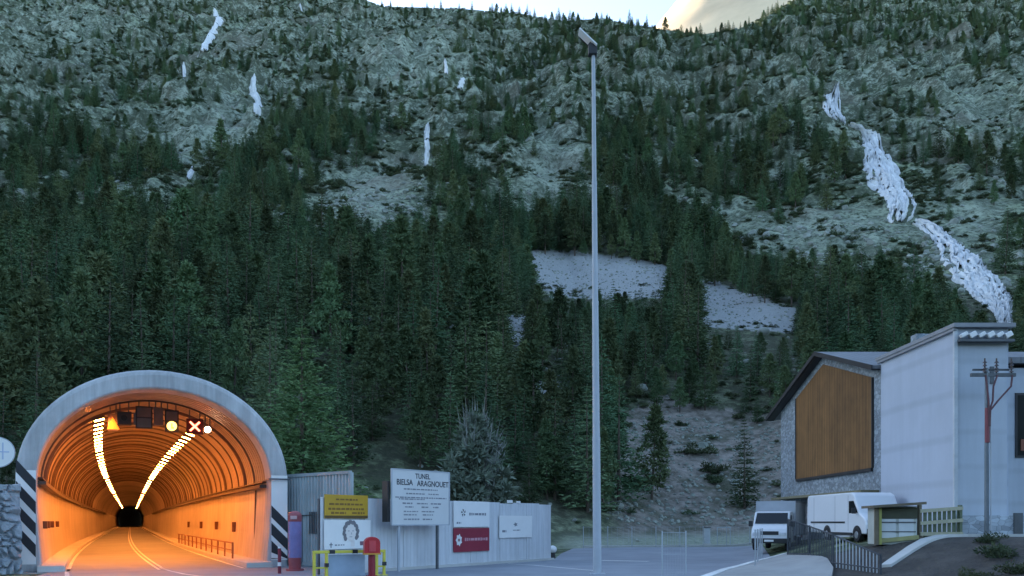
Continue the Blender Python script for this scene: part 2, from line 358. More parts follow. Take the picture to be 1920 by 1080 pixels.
# ------------------------------------------------------------------ sunlit peaks beyond the ridge
pk = mat('sunlit_rock', (.60, .47, .31), .9, .3, .004, 0)
def peak(px, Y, e, R0, seed, R1=0):
    cx, cyy = (px - 960) / FP * Y, Y; h = HC + e * Y; n, k = 160, 70
    th, q = np.meshgrid(np.linspace(0, 2 * math.pi, n, endpoint=False), np.linspace(0, 1, k), indexing='ij')
    x = cx + np.cos(th) * q * R0; y = cyy + np.sin(th) * q * (R1 or R0)
    z = h * (1 - q ** .9) * (1 + .0 * q) + (34 * fbm(x / 300, y / 300, 5, seed, True) * np.sqrt(q) * (1 - q * .6)) - 20
    i = np.arange(n * k).reshape(n, k); j = np.roll(i, -1, 0)
    f = np.stack([i[:, :-1], i[:, 1:], j[:, 1:], j[:, :-1]], -1).reshape(-1, 4)
    setting(npmesh('far_mountain', np.stack([x, y, z], -1).reshape(-1, 3), f, pk, smooth=True))
peak(1440, 3300, .76, 2100, 3, 2300)
# ------------------------------------------------------------------ materials
concrete = mat('pale_concrete', (.50, .50, .48), .85, .16, 1.3, .012)
concrete_in = mat('lining_panel', (.50, .44, .38), .6, .22, .9, .006)
concrete_grey = mat('grey_concrete', (.34, .34, .33), .9, .2, 1.6, .015)
asphalt = mat('asphalt', (.225, .25, .285), .7, .26, .5, .004, spec=.5)
pavement = mat('pavement', (.33, .33, .32), .9, .2, 1.1, .01)
paint_white = mat('road_paint', (.68, .68, .66), .7, .22, 2.4)
black_paint = mat('black_paint', (.018, .02, .026), .6, .3, 2)
galv = mat('galvanised_steel', (.41, .44, .48), .55, .10, 2.2, metal=0.)
galv_dark = mat('dark_steel', (.10, .11, .12), .55, .3, 4, metal=.3)
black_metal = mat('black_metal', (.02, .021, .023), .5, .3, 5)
panel_white = mat('hoarding_panel', (.64, .66, .69), .55, .10, 1.1, .004, streak=.22)
corrug = mat('corrugated_panel', (.48, .56, .58), .5, .2, 1.4, streak=.35)
sign_white = mat('sign_white', (.78, .78, .77), .45, .07, 1.2)
ink = mat('sign_ink', (.05, .055, .07), .6, .25, 6)
ink_grey = mat('sign_grey_ink', (.22, .23, .26), .6, .25, 6)
yellow_sign = mat('sign_ochre', (.50, .29, .012), .5, .14, 2)
ink_brown = mat('sign_brown_ink', (.20, .10, .012), .6, .2, 6)
sign_red = mat('sign_crimson', (.26, .022, .045), .5, .18, 2)
red_paint = mat('red_paint', (.48, .022, .03), .4, .2, 3)
red_faded = mat('faded_red_paint', (.34, .085, .10), .5, .25, 4)
violet = mat('violet_paint', (.23, .22, .46), .4, .2, 3)
yellow = mat('yellow_paint', (.62, .55, .07), .45, .2, 4)
skin = mat('printed_skin', (.74, .69, .66), .5, .06, 4)
rail_steel = mat('railing_steel', (.16, .185, .21), .5, .3, 3, metal=.4)

def drape(name, poly, m, off=.004, step=1.5, fz=None):
    """a sheet following the ground inside a plan outline"""
    fz = fz or (lambda x, y: float(ground(np.array(x), np.array(y))))
    pts = []; n = len(poly)
    for i in range(n):
        a = Vector(poly[i]); b = Vector(poly[(i + 1) % n]); k = max(1, int((b - a).length / step))
        pts += [a.lerp(b, j / k) for j in range(k)]
    ne = len(pts); edges = [(i, (i + 1) % ne) for i in range(ne)]
    xs = [p.x for p in pts]; ys = [p.y for p in pts]
    gx, gy = np.meshgrid(np.arange(min(xs) + .37, max(xs), step), np.arange(min(ys) + .29, max(ys), step))
    ok = inpoly(gx, gy, [(p.x, p.y) for p in pts]); pts += [Vector((x, y)) for x, y in zip(gx[ok], gy[ok])]
    v, _, f, *_ = delaunay_2d_cdt(pts, edges, [list(range(ne))], 1, 1e-4)
    V = [(p.x, p.y, fz(p.x, p.y) + off) for p in v]
    F = []
    for q in f:
        a, b, c = (V[i] for i in q[:3])
        F.append(tuple(q) if (b[0] - a[0]) * (c[1] - a[1]) - (b[1] - a[1]) * (c[0] - a[0]) > 0 else tuple(reversed(q)))
    mb = MB().add(V, F)
    if off > .05:                         # a raised edge down to the ground
        e = [(p.x, p.y, fz(p.x, p.y) + off) for p in pts[:ne]]; mb.add(e + [(x, y, z - off - .1) for x, y, z in e], [(i, (i + 1) % ne, ne + (i + 1) % ne, ne + i) for i in range(ne)])
    o = mb.build(name, m, smooth=False); return o
def strip(pts, w):
    """plan outline of a painted line"""
    L, Rr = [], []
    for i, p in enumerate(pts):
        a = Vector(pts[max(i - 1, 0)]); b = Vector(pts[min(i + 1, len(pts) - 1)]); d = (b - a).normalized(); q = Vector((-d.y, d.x)) * w / 2
        L.append(tuple(Vector(p) + q)); Rr.append(tuple(Vector(p) - q))
    return Rr + L[::-1]
def G2(px, py, z=0.): Y = FP * (HC - z) / (py - HY); return ((px - 960) / FP * Y, Y)
def wline(Y): return 8.5 + (.25 * (Y - 33) if Y > 33 else min(.8 * (33 - Y), 4.))

# ------------------------------------------------------------------ roads and pavements
def tp2(L, u): p = TP(L, u, 0); return (p.x, p.y)
road_poly = [(-24, 6), (11.0, 6), (11.0, 28), (11.4, 33), (13.6, 45), (17.0, 58), (16.4, 60.6), (8, 60.2), (4.2, 58.5), (3.0, 52), (2.3, 46.2), (-1, 41.8), (-6.6, 34.2), tp2(41.3, 6.2), tp2(39.2, 4.0), tp2(39.2, -4.2), tp2(36, -4.6), tp2(28, -5.5)]
setting(drape('asphalt_road', road_poly, asphalt, .006, 1.6))
def GP(px, py):                           # the place on the uneven yard seen at a pixel
    Y = 33.
    for _ in range(60): z = float(ground(np.array((px - 960) / FP * Y), np.array(Y))); Y = .6 * Y + .4 * min(FP * (HC - z) / (py - HY), 62)
    return ((px - 960) / FP * Y, Y)
edge = [GP(1318, 1088), GP(1360, 1072), GP(1410, 1058), GP(1450, 1048), GP(1474, 1041)]
isl = edge + [(13.35, 41.6), (12.9, 37.5), (12.35, 34), (11.9, 31.6), (11.3, 30.2), (9.0, 30.2)]
setting(drape('concrete_pavement', isl, pavement, .10, 1.2))
kp = edge
k = drape('kerb', strip(kp, .32), paint_white, .125, 1.2); setting(k)
def mark(name, pts, w, off=.012): setting(drape(name, strip(pts, w), paint_white, off, 1.0))
mark('painted_line', [(-.2, 41.5), (1.0, 39.9), (3.5, 35.4)], .16)
mark('painted_line', [G2(1128, 1051), G2(1216, 1053)], .42)
mark('edge_line', [tp2(l, u) for l, u in ((28, -3.2), (32, -3.35), (36, -3.5), (39, -3.55), (41, -3.5))], .16)
mark('centre_line', [tp2(l, u) for l, u in ((31, 1.9), (33, 1.15), (35.5, .55), (38, .25), (41, .1))], .14)
slab = [(13.3, 30.8), (15.6, 32.6), (17.9, 33.9), (21, 34.1), (21, 33.7), (17.9, 33.5), (15.9, 32.25), (13.6, 30.6)]
setting(drape('concrete_slab', slab, concrete, .055, .8))

# ------------------------------------------------------------------ tunnel
HWI, SPR, RISE = 4.68, 3.85, 3.95
def profile(hw, spr, rise, foot=0., n=40):
    p = [(-hw + foot, 0), (-hw + foot * .35, spr * .4), (-hw, spr * .8)]
    p += [(-hw * math.cos(math.pi * i / n), spr + rise * math.sin(math.pi * i / n)) for i in range(n + 1)]
    return p + [(hw, spr * .8), (hw - foot * .35, spr * .4), (hw - foot, 0)]
tunnel = thing('road_tunnel', TP(40, 0, 0), 0, 'concrete tunnel portal with an orange lit bore running into the hill', 'tunnel')
T0 = TP(40, 0, 0)
def tl(L, u, z): return TP(L, u, z) - T0
inn = profile(HWI, SPR, RISE, .22); out = profile(5.43, SPR, 4.75, 0)
def loft(rings, flip=False):
    n = len(rings[0]); v = [p for r in rings for p in r]; f = []
    for a in range(len(rings) - 1):
        for i in range(n - 1):
            q = (a * n + i, a * n + i + 1, (a + 1) * n + i + 1, (a + 1) * n + i); f.append(q[::-1] if flip else q)
    return v, f
mb = MB()                                 # portal ring: front face, outer shell, short inner sleeve
mb.add(*loft([[tl(L, u, z) for u, z in out] for L in (40.0, 44, 55, 70, 90, 118)], True))
mb.add(*loft([[tl(40.0, u, z) for u, z in out], [tl(39.9, u * .99, z * .99) for u, z in out], [tl(39.85, u * .975, z * .975 if z > 0 else 0) for u, z in out]]))
mb.add(*loft([[tl(39.85, u * .975, z * .975 if z > 0 else 0) for u, z in out], [tl(39.85, u * 1.012, z * 1.008) for u, z in inn]]))
mb.add(*loft([[tl(39.85, u * 1.012, z * 1.008) for u, z in inn], [tl(39.9, u, z) for u, z in inn], [tl(41.25, u, z) for u, z in inn]]))
mb.build('portal_ring', mat('portal_concrete', (.50, .51, .52), .85, .22, .8, .012, streak=.28), tunnel, smooth=False)
Ls = [40.9]                               # ribbed upper lining and smooth painted walls
rings = []; walls = []; L = 40.9; kk = 0
while L < 420:
    dl = .5 if L < 110 else 2.
    big = kk % 5 == 4
    for e, ins in ((0, .02), (.12 * dl, .02), (.12 * dl, .2 if big else .09), (.36 * dl, .2 if big else .09), (.34 * dl, .02)):
        rings.append([tl(L + e, u * (1 + ins / HWI), SPR + (z - SPR) * (1 + ins / RISE)) for u, z in inn[3:-3]])
    L += dl; kk += 1
mb = MB(); mb.add(*loft(rings))
mb2 = MB(); L = 44.0
while L < 130:
    d_ = .05 if int(L * 10) % 3 else .12; mb2.add(*loft([[tl(L + e, u * (1 - q / HWI), SPR + (z - SPR) * (1 - q / RISE)) for u, z in inn[3:-3]] for e, q in ((0, -.02), (0, d_), (.16, d_), (.16, -.02))])); L += 2.5
mb2.build('vault_joints', mat('joint_rubber', (.15, .105, .08), .7, .3, 3), tunnel)
mb.build('vault_lining', mat('vault_lining', (.30, .235, .185), .62, .42, .45, .004), tunnel)
mb = MB()
LW = [40.9 + i * 2.5 for i in range(int((420 - 40.9) / 2.5) + 1)]
mb.add(*loft([[tl(l, u, z) for u, z in inn[:4]] for l in LW])); mb.add(*loft([[tl(l, u, z) for u, z in inn[-4:]] for l in LW]))
mb.build('wall_panels', mat('tunnel_wall', (.60, .53, .45), .45, .18, .7, .0, streak=.3), tunnel)
mb = MB(); mb.ext([tl(420, u * 1.25, z * 1.25 - .6) for u, z in inn], AX * .5); mb.build('dark_end_cap', black_metal, tunnel)  # black cap closing the bore, painted darkness for its unlit depth
mb = MB(); mb.add([tl(l, u, .004) for l in LW + [420] for u in (4.4, -4.4)], [(2 * i, 2 * i + 2, 2 * i + 3, 2 * i + 1)[::-1] for i in range(len(LW))])
mb.add([tl(l, u, .004) for l in (39.1, 40, 40.9) for u in (4.4, -4.4)], [(0, 2, 3, 1)[::-1], (2, 4, 5, 3)[::-1]])
mb.build('carriageway', asphalt, tunnel)
mb = MB(); q = [tl(L, u, -.012) for L, u in ((38.9, -6.3), (38.9, 6.3), (52, 6.3), (52, -6.3))]; mb.ext(q, (0, 0, -.15)); mb.build('base_slab', concrete_grey, tunnel)
mb = MB()
LL = [39.2, 40] + LW
for o_ in (-.12, .12):
    mb.add([tl(l, u, .012) for l in LL for u in (.05 + o_ - .055, .05 + o_ + .055)], [(2 * i + 1, 2 * i + 3, 2 * i + 2, 2 * i) for i in range(len(LL) - 1)])
for o_ in (-3.5, 3.35):
    mb.add([tl(l, u, .012) for l in LL for u in (o_ - .07, o_ + .07)], [(2 * i + 1, 2 * i + 3, 2 * i + 2, 2 * i) for i in range(len(LL) - 1)])
mb.build('lane_markings', paint_white, tunnel)
for s in (-1, 1):                         # raised footways with a pale kerb
    a, b = (3.62 if s < 0 else 3.5), 4.62
    mb = MB(); secs = [[tl(l, s * q, z) for q, z in ((a, 0), (a, .2), (a + .03, .23), (b, .25))] for l in LL]
    mb.add(*loft(secs, s < 0)); mb.ext([secs[0][0], secs[0][1], secs[0][2], secs[0][3], tl(39.2, s * b, 0)], AX * .02)
    mb.build('footway', mat('footway_concrete', (.55, .54, .52), .8, .14, 1.5), tunnel)
    mb = MB()                             # cable tray
    path = [l for l in LW if l < 200]
    for z_, w_, h_ in ((3.62, .30, .14), (3.86, .18, .06)):
        v = []; f = []
        for l in path: v += [tl(l, s * q, z_ + d) for q, d in ((HWI - .02 - w_, 0), (HWI - .02, 0), (HWI - .02, h_), (HWI - .02 - w_, h_))]
        for i in range(len(path) - 1):
            for j in range(4): f.append((4 * i + j, 4 * i + (j + 1) % 4, 4 * i + 4 + (j + 1) % 4, 4 * i + 4 + j))
        f.append((0, 1, 2, 3)); mb.add(v, f)
    mb.build('cable_tray', mat('cable_tray', (.09, .06, .045), .7, .3, 3), tunnel)
    # black and white hazard bands on the pier beside the opening (they follow its face 4 mm proud)
    mb = MB()
    u0, u1 = (4.69, 5.40)
    for i in range(4):
        z0 = 3.22 - i * .88 if s < 0 else 2.25 - i * .80
        zz = [(u0, z0), (u1, z0 + .85), (u1, z0 + 1.37), (u0, z0 + .52)] if s < 0 else [(u0, z0), (u1, z0 - .72), (u1, z0 - .18), (u0, z0 + .54)]
        zz = [(a_, max(b_, .35)) for a_, b_ in zz]
        if len(set(round(q[1], 2) for q in zz)) < 2: continue
        p = [tl(39.842, s * a_, b_) for a_, b_ in zz]
        mb.ext(p if s > 0 else p[::-1], AX * -.004)
    wp = MB(); wp.ext([tl(39.848, s * a_, b_) for a_, b_ in ((4.685, .3), (5.405, .3), (5.405, 4.15), (4.685, 4.15))][::1 if s > 0 else -1], AX * -.002); wp.build('white_panel', sign_white, tunnel)
    mb.build('hazard_bands', black_paint, tunnel)
plate_m = mat('plate_brown', (.13, .05, .02), .6, .2, 4)   # little emergency plates on the walls
for l, u, z, h_ in ((44.6, -1, 1.9, .34), (47.5, -1, 1.9, .34), (52, -1, 1.9, .34), (58, -1, 1.9, .34), (50, 1, 1.75, .55), (58, 1, 1.8, .5), (68, 1, 1.8, .5), (80, 1, 1.8, .5)):
    MB().box(tl(l, u * (HWI - .12), z), (.24, .3, h_), math.atan2(AX.y, AX.x) - R(90)).build('wall_plate', plate_m, tunnel)
mb = MB(); mb.tube([tl(43.6, HWI - .08, .3), tl(43.6, HWI - .02, 3.6)], .05); mb.build('drain_pipe', mat('pipe_brown', (.12, .075, .05), .6), tunnel)
mb = MB(); mb.tube([tl(39.7, HWI - .1, 3.98), tl(39.7, 5.5, 3.98)], .035); mb.tube([tl(39.72, HWI - .1, 3.98), tl(43.4, HWI - .15, 3.9)], .035); mb.build('conduit', galv_dark, tunnel)

lamp_glow = emit('sodium_lamp_glow', (1, .28, .048), 74)
lamp_case = mat('lamp_case', (.10, .07, .05), .6)
def lamp_proto():
    t = thing('tunnel_lamp', (0, 0, 0), 0, 'x', 'tunnel lamp', 'sodium lamps along the tunnel vault')
    MB().box((0, 0, .07), (.52, .46, .12)).build('housing', lamp_case, t, bevel=.02)
    MB().box((0, 0, 0), (.42, .36, .02)).build('glass', lamp_glow, t)
    return t
proto = lamp_proto(); first = True
tz = math.atan2(-AX.x, AX.y)
for s, u0, l0 in ((-1, -2.3, 43.9), (1, 2.15, 45.0)):
    L = l0; i = 0
    while L < 335:
        if first: t = proto; first = False
        else:
            t = proto.copy(); COL.objects.link(t)
            for c in proto.children:
                d = c.copy(); COL.objects.link(d); d.parent = t
        t.location = TP(L, u0, 6.75); t.rotation_euler = (0, s * R(18), tz)
        w = 'left' if s < 0 else 'right'
        far = ('glowing lamp of the %s row near the tunnel mouth' if L < 62 else 'glowing lamp of the %s row deep in the tunnel') % w
        if i == 0: far = 'foremost glowing lamp of the %s row in the tunnel' % w
        t['label'] = far; t['group'] = ('%s row of lamps near the tunnel mouth' if L < 62 else '%s row of lamps deep in the tunnel') % w
        L += 2.1 if L < 62 else 3.2 if L < 100 else 6. if L < 150 else 13; i += 1

# signals and signs hanging under the vault just inside the mouth
def hang(name, px, py, L, w, h, d, label, cat, m):
    Y = (TP(L, 0, 0)).y + (px - 285) * .00 + ((px - 285) / FP) * 17
    p = P(px, py, Y); t = thing(name, p, tz, label, cat)
    MB().box((0, 0, 0), (w, d, h)).build('housing', m, t, bevel=.015)
    z_top = 7.75 - p.z - .0
    du = (p - TP(L, 0, 0)).dot(NX); z_top = SPR + RISE * math.sqrt(max(0, 1 - (du / HWI) ** 2)) - p.z
    MB().box((-w * .3, 0, (h / 2 + z_top) / 2), (.05, .05, max(.02, z_top - h / 2))).box((w * .3, 0, (h / 2 + z_top) / 2), (.05, .05, max(.02, z_top - h / 2))).build('hanger', galv_dark, t)
    return t
dark_box = mat('signal_housing', (.06, .05, .05), .6, .25, 4); grey_box = mat('sign_back', (.16, .155, .16), .6, .2, 4); grey_box2 = mat('sign_back_brown', (.22, .15, .12), .6, .2, 4)
t = hang('camera_box', 233, 785, 44, .62, .62, .5, 'black box hanging under the vault beside the left lamps', 'equipment box', dark_box)
MB().box((.45, .0, .0), (.10, .3, .6)).build('bracket', grey_box, t); MB().cyl((0, -.25, 0), (0, -.3, 0), .14).build('lens', black_metal, t)
t = hang('warning_sign', 212, 792, 44.3, .42, .8, .06, 'ochre lit warning triangle beside the black box under the vault', 'sign', grey_box2)
MB().ext([(-.26, -.035, -.32), (.28, -.035, -.32), (-.02, -.035, .26)], (0, -.02, 0)).build('triangle', emit('amber_lit', (1, .36, .05), .14), t)
t = hang('message_panel', 270, 783, 44, .74, 1.05, .2, 'grey framed panel at the middle of the gantry row', 'sign', dark_box)
MB().box((0, -.11, .24), (.6, .02, .44)).build('panel', grey_box2, t); MB().box((0, -.11, -.25), (.6, .02, .42)).build('panel', grey_box, t)
t = hang('lane_panel', 297, 781, 44, .42, .85, .2, 'narrow brown panel between grey panel and yellow signal', 'sign', grey_box)
MB().box((0, -.11, .0), (.34, .02, .75)).build('panel', grey_box2, t)
t = hang('speed_signal', 322, 790, 44, .62, 1.05, .22, 'box signal showing a glowing yellow round light', 'signal', dark_box)
MB().box((0, -.12, .24), (.5, .02, .42)).build('panel', grey_box2, t)
mb = MB(); mb.cyl((0, -.11, -.24), (0, -.15, -.24), .22, n=24); mb.build('round_light', emit('yellow_light', (1, .5, .09), 1.6), t)
mb = MB(); mb.box((0, -.155, -.24), (.05, .012, .26)).box((.06, -.155, -.33), (.05, .012, .08)); mb.build('symbol', mat('signal_symbol', (.25, .1, .02), .5), t)
t = hang('cross_signal', 365, 800, 44, .78, .74, .22, 'dark signal box showing a red X for closed lane', 'signal', mat('signal_red_dark', (.12, .02, .012), .5))
mb = MB(); mb.box((0, -.12, 0), (.62, .02, .085), rot=Matrix.Rotation(R(45), 3, 'Y')); mb.box((0, -.122, 0), (.62, .02, .085), rot=Matrix.Rotation(R(-45), 3, 'Y')); mb.build('red_cross', emit('red_light', (1, .12, .06), 3), t)
t = hang('flash_lamp', 389, 806, 44, .36, .36, .25, 'round white lamp right of the red X signal', 'signal lamp', dark_box)
MB().ball((0, -.12, 0), .15, (1, .5, 1)).build('lens', emit('white_light', (1, .6, .35), 9), t, smooth=True)
# handrail on the right footway
t = thing('tunnel_handrail', TP(44, 3.62, .22), math.atan2(AX.y, AX.x), 'low rusty handrail along the right footway in the tunnel', 'handrail')
rust = mat('rusty_rail', (.30, .12, .07), .7, .3, 4)
mb = MB(); mb.tube([(0, 0, .78), (34, .9, .78)], .035); mb.tube([(0, 0, .42), (34, .9, .42)], .025); mb.build('rail', rust, t)
for i in range(12): MB().cyl((i * 3, i * 3 * .9 / 34, 0), (i * 3, i * 3 * .9 / 34, .8), .045, n=8).build('post', rust, t)

# retaining wall of rough stone left of the portal, and the sign disc over it
t = thing('stone_wall', TP(38.7, -5.15, 0), 0, 'rough blue grey stone wall left of the tunnel portal', 'wall')
n1, n2 = 150, 60; U, W_ = np.meshgrid(np.linspace(0, 1, n1), np.linspace(0, 1, n2), indexing='ij')
axl = -NX * .93 - AX * .35
bx = axl.x * U * 6.0; by = axl.y * U * 6.0; bz = W_ * (3.55 - .5 * U) + .25 * fbm(U * 9, U * 0, 2, 4) * W_
cell = np.zeros_like(U); rg = np.random.default_rng(3); cx_, cy_ = rg.random(260) * 6, rg.random(260) * 3.9
d = np.sort(np.sqrt((U[..., None] * 6 - cx_) ** 2 + ((bz[..., None] - cy_) * 1.25) ** 2), -1)
bump = np.clip((d[..., 1] - d[..., 0]) * 2.2, 0, .22) + .05 * fbm(U * 30, bz * 5, 3, 5)
nrm = Vector((axl.y, -axl.x, 0)); nrm = -nrm if nrm.y > 0 else nrm
lean = -.25 * W_
V = np.stack([bx + nrm.x * (bump + lean), by + nrm.y * (bump + lean), bz], -1)
i_ = np.arange(n1 * n2).reshape(n1, n2)
f = np.stack([i_[:-1, :-1], i_[:-1, 1:], i_[1:, 1:], i_[1:, :-1]], -1).reshape(-1, 4)
top = V[:, -1, :]; back = top - np.array([nrm.x, nrm.y, 0]) * .9; bot = back * [1, 1, 0]
V2 = np.concatenate([V.reshape(-1, 3), back, bot]); k0 = n1 * n2
f2 = np.array([(i_[j, -1], k0 + j, k0 + j + 1, i_[j + 1, -1]) for j in range(n1 - 1)] + [(k0 + j, k0 + n1 + j, k0 + n1 + j + 1, k0 + j + 1) for j in range(n1 - 1)])
npmesh('stones', V2, np.concatenate([f, f2]), mat('wall_stone', (.30, .335, .37), .9, .45, 1.8, .03), t)
t = thing('round_sign', P(-4, 848, 30.5) * 1, R(22), 'round white sign disc at the left edge of the photo', 'sign')
t.location.z = 0; zc = P(-4, 848, 30.5).z
MB().cyl((0, 0, zc), (0, -.03, zc), .53, n=36).build('disc', sign_white, t)
mb = MB(); 
for i in range(36):
    a0, a1 = 2 * math.pi * i / 36, 2 * math.pi * (i + 1) / 36
    mb.cyl((math.cos(a0) * .53, -.015, zc + math.sin(a0) * .53), (math.cos(a1) * .53, -.015, zc + math.sin(a1) * .53), .022, n=6)
mb.build('rim', galv, t); mb = MB(); mb.box((.16, -.034, zc + .02), (.4, .006, .04)).box((.16, -.034, zc + .05), (.04, .006, .6)); mb.build('symbol', mat('pale_blue_ink', (.42, .50, .66), .6), t)
MB().cyl((0, .05, 0), (0, .05, zc + .4), .045).build('post', galv, t)

# ------------------------------------------------------------------ tall lamp mast
b0 = P(1120, 1077, 33.4); t = thing('lamp_mast', (b0.x, b0.y, -.02), 0, 'very tall slender galvanised lamp mast standing on the asphalt', 'lamp mast')
lean = P(1112.5, 100, 33.4) - b0; h = lean.z
def on(q): return (lean.x * q, 0, h * q)
mb = MB()
for q0, q1, r0, r1 in ((0, .26, .17, .15), (.26, .52, .142, .122), (.52, .75, .116, .098), (.75, 1, .09, .068)): mb.cyl(on(q0), on(q1), r0, r1, 20)
mast = mb.build('mast', galv, t)
mb = MB(); mb.box((0, 0, .03), (.6, .6, .05))
for a_ in (-1, 1):
    for c_ in (-1, 1): mb.cyl((a_ * .23, c_ * .23, .05), (a_ * .23, c_ * .23, .12), .025, n=8)
mb.build('base_plate', galv, t)
mb = MB()
for q in (.26, .52, .75): mb.cyl(on(q - .004), on(q + .004), .185 - .11 * q, .185 - .11 * q, 16)
mb.build('joint_collar', galv, t)
tp = Vector(on(1)); mb = MB(); mb.box(tp + Vector((-.03, 0, .12)), (.34, .3, .42)); mb.box(tp + Vector((-.1, 0, .3)), (.2, .22, .2), rot=Matrix.Rotation(R(40), 3, 'Y')); mb.build('head_box', black_metal, t, bevel=.03)
mb = MB(); a_ = tp + Vector((.12, 0, .22)); b_ = tp + Vector((-.56, 0, .86)); md = a_.lerp(b_, .5); ang = math.atan2(b_.z - a_.z, b_.x - a_.x)
mb.box(md, ((b_ - a_).length, .5, .07), rot=Matrix.Rotation(-ang, 3, 'Y')); mb.build('lamp_panel', sign_white, t, bevel=.02)
mb = MB(); mb.box(md + Vector((.02, .27, -.02)), ((b_ - a_).length * .8, .05, .1), rot=Matrix.Rotation(-ang, 3, 'Y')); mb.build('reflector', black_metal, t)

# ------------------------------------------------------------------ site hoarding and its signs
HR = math.atan2(13, 9.38); H0 = Vector((-7.3, 32.5, 0)); HL = 16.03; HU = Vector((math.cos(HR), math.sin(HR), 0)); HN = Vector((HU.y, -HU.x, 0))
def hx(px):                               # metres along the hoarding seen at a column
    k = (px - 960) / FP; return (k * H0.y - H0.x) / (HU.x - k * HU.y)
def hz(px, py): s = hx(px); return HC + (HY - py) / FP * (H0.y + HU.y * s)
t = thing('site_hoarding', H0, HR, 'long pale sheet metal hoarding carrying the red and white boards', 'hoarding')
npan = 14; w = HL / npan
for i in range(npan):
    mb = MB(); mb.box((w * (i + .5), .02 * (i % 2), 1.5 - .045 * (i % 3 == 1)), (w - .012, .035, 2.98))
    for q in range(1, 5): mb.box((w * (i + q / 5), .02 * (i % 2) - .021, 1.5 - .045 * (i % 3 == 1)), (.045, .012, 2.96))
    mb.build('panel', panel_white, t)
mb = MB()
for i in range(npan + 1): mb.box((w * i, .09, 1.48), (.07, .07, 2.9))
mb.box((HL / 2, .09, .9), (HL, .04, .08)); mb.box((HL / 2, .09, 2.3), (HL, .04, .08)); mb.build('frame', galv_dark, t)
mb = MB(); mb.box((HL / 2, -.1, .06), (HL, .22, .12)); mb.build('footing', concrete, t)
mb = MB(); mb.box((hx(956), .0, 3.05), (.35, .1, .14)); mb.box((hx(972), .0, 3.03), (.22, .1, .1)); mb.build('cap', sign_white, t)

def board(name, px0, py0, px1, py1, label, m, off=.07, cat='sign', frame=galv_dark):
    s0, s1 = hx(px0), hx(px1); sm = (s0 + s1) / 2; pm = (px0 + px1) / 2; z0, z1 = hz(pm, py1), hz(pm, py0)
    t = thing(name, H0 + HU * sm + HN * off + Vector((0, 0, (z0 + z1) / 2)), HR, label, cat)
    w, h = s1 - s0, z1 - z0
    MB().box((0, 0, 0), (w, .03, h)).build('face', m, t)
    MB().box((0, .03, h / 2 - .1), (w * .9, .03, .05)).box((0, .03, -h / 2 + .1), (w * .9, .03, .05)).build('fixing_rail', frame, t)
    return t, w, h
def lines(t, rows, w, h, m, y=-.018, name='print_lines'):
    """rows of unreadable small print: (height above centre / h, [(x0, x1), ...] / w, thickness)"""
    mb = MB(); rg = random.Random(len(rows) * 7 + 1)
    for z, spans, th in rows:
        for x0, x1 in spans:
            x = x0 * w
            while x < x1 * w - .02:
                l = min(rg.uniform(.07, .26), x1 * w - x); mb.box((x + l / 2, y, z * h), (l, .004, th * rg.uniform(.75, 1.1))); x += l + .045
    return mb.build(name, m, t)
t, w, h = board('info_board', 606, 928, 687, 972, 'ochre yellow notice board above the white face poster', yellow_sign)
lines(t, [(.30, [(-.25, .27)], .075), (.10, [(-.40, .40)], .085), (-.10, [(-.42, .42)], .085), (-.27, [(-.36, -.02), (.12, .42)], .085)], w, h, ink_brown)
MB().box((0, -.018, -h / 2 + .06), (w - .02, .006, .1)).build('lower_band', mat('dark_ochre', (.10, .055, .01), .6), t)
t, w, h = board('face_poster', 605, 975, 692, 1029, 'white poster with a drawn face framed by dark hair', sign_white)
mb = MB(); cx, cz = .06 * w, .08 * h; hr = .33 * h
pf = [(cx + .80 * hr * math.cos(a) * .9, -.0165, cz + hr * math.sin(a) * 1.0) for a in [2 * math.pi * i / 28 for i in range(28)]]
mb.ext(pf, (0, -.003, 0)); mb.box((cx + .1, -.018, cz - hr * 1.2), (.55 * hr, .003, hr * .6)); mb.build('face', skin, t)
mb = MB(); rg = random.Random(2)
for i in range(26):
    a = R(-35) + R(255) * i / 25; rr_ = hr * (1.05 + .06 * math.sin(i * 2.1)); k = hr * (.19 + .05 * rg.random())
    c = (cx + rr_ * .92 * math.cos(a), -.0165 - .0004 * i, cz + rr_ * math.sin(a)); mb.ext([(c[0] + k * math.cos(b), c[1], c[2] + k * math.sin(b)) for b in [2 * math.pi * j / 10 for j in range(10)]], (0, -.003, 0))
mb.build('hair', mat('printed_hair', (.17, .165, .18), .6, .3, 9), t)
mb = MB()
for dx in (-.3, .3): mb.box((cx + dx * hr, -.021, cz + .12 * hr), (.22 * hr, .003, .07 * hr))
mb.box((cx, -.021, cz - .5 * hr), (.4 * hr, .003, .06 * hr)); mb.box((cx + .04, -.021, cz - .15 * hr), (.07 * hr, .003, .22 * hr)); mb.build('features', ink_grey, t)
mb = MB(); mb.box((-.36 * w, -.018, -.36 * h), (.05, .004, .2)).box((-.36 * w, -.018, -.34 * h), (.16, .004, .05)); mb.build('emblem', ink_grey, t); lines(t, [(-.36, [(-.28, -.08)], .05)], w, h, ink_grey)
MB().box((.36 * w, -.018, -.32 * h), (.2 * w, .004, .14 * h)).build('colour_block', mat('plum_print', (.20, .09, .13), .5), t)
t, w, h = board('company_board', 848, 940, 915, 988, 'white board with a small dark emblem above the red board', sign_white)
mb = MB()
for a in range(5): q = R(72 * a + 20); mb.ext([(-.24 * w + .15 * math.cos(q + d_) * k_, -.0165 - .0005 * a, .05 * h + .15 * math.sin(q + d_) * k_) for d_, k_ in ((0, .2), (-.35, 1), (.35, 1.25))], (0, -.003, 0))
mb.build('emblem', ink, t); lines(t, [(.0, [(-.08, .42)], .12)], w, h, ink_grey); lines(t, [(-.34, [(-.42, -.3)], .08)], w, h, ink_grey)
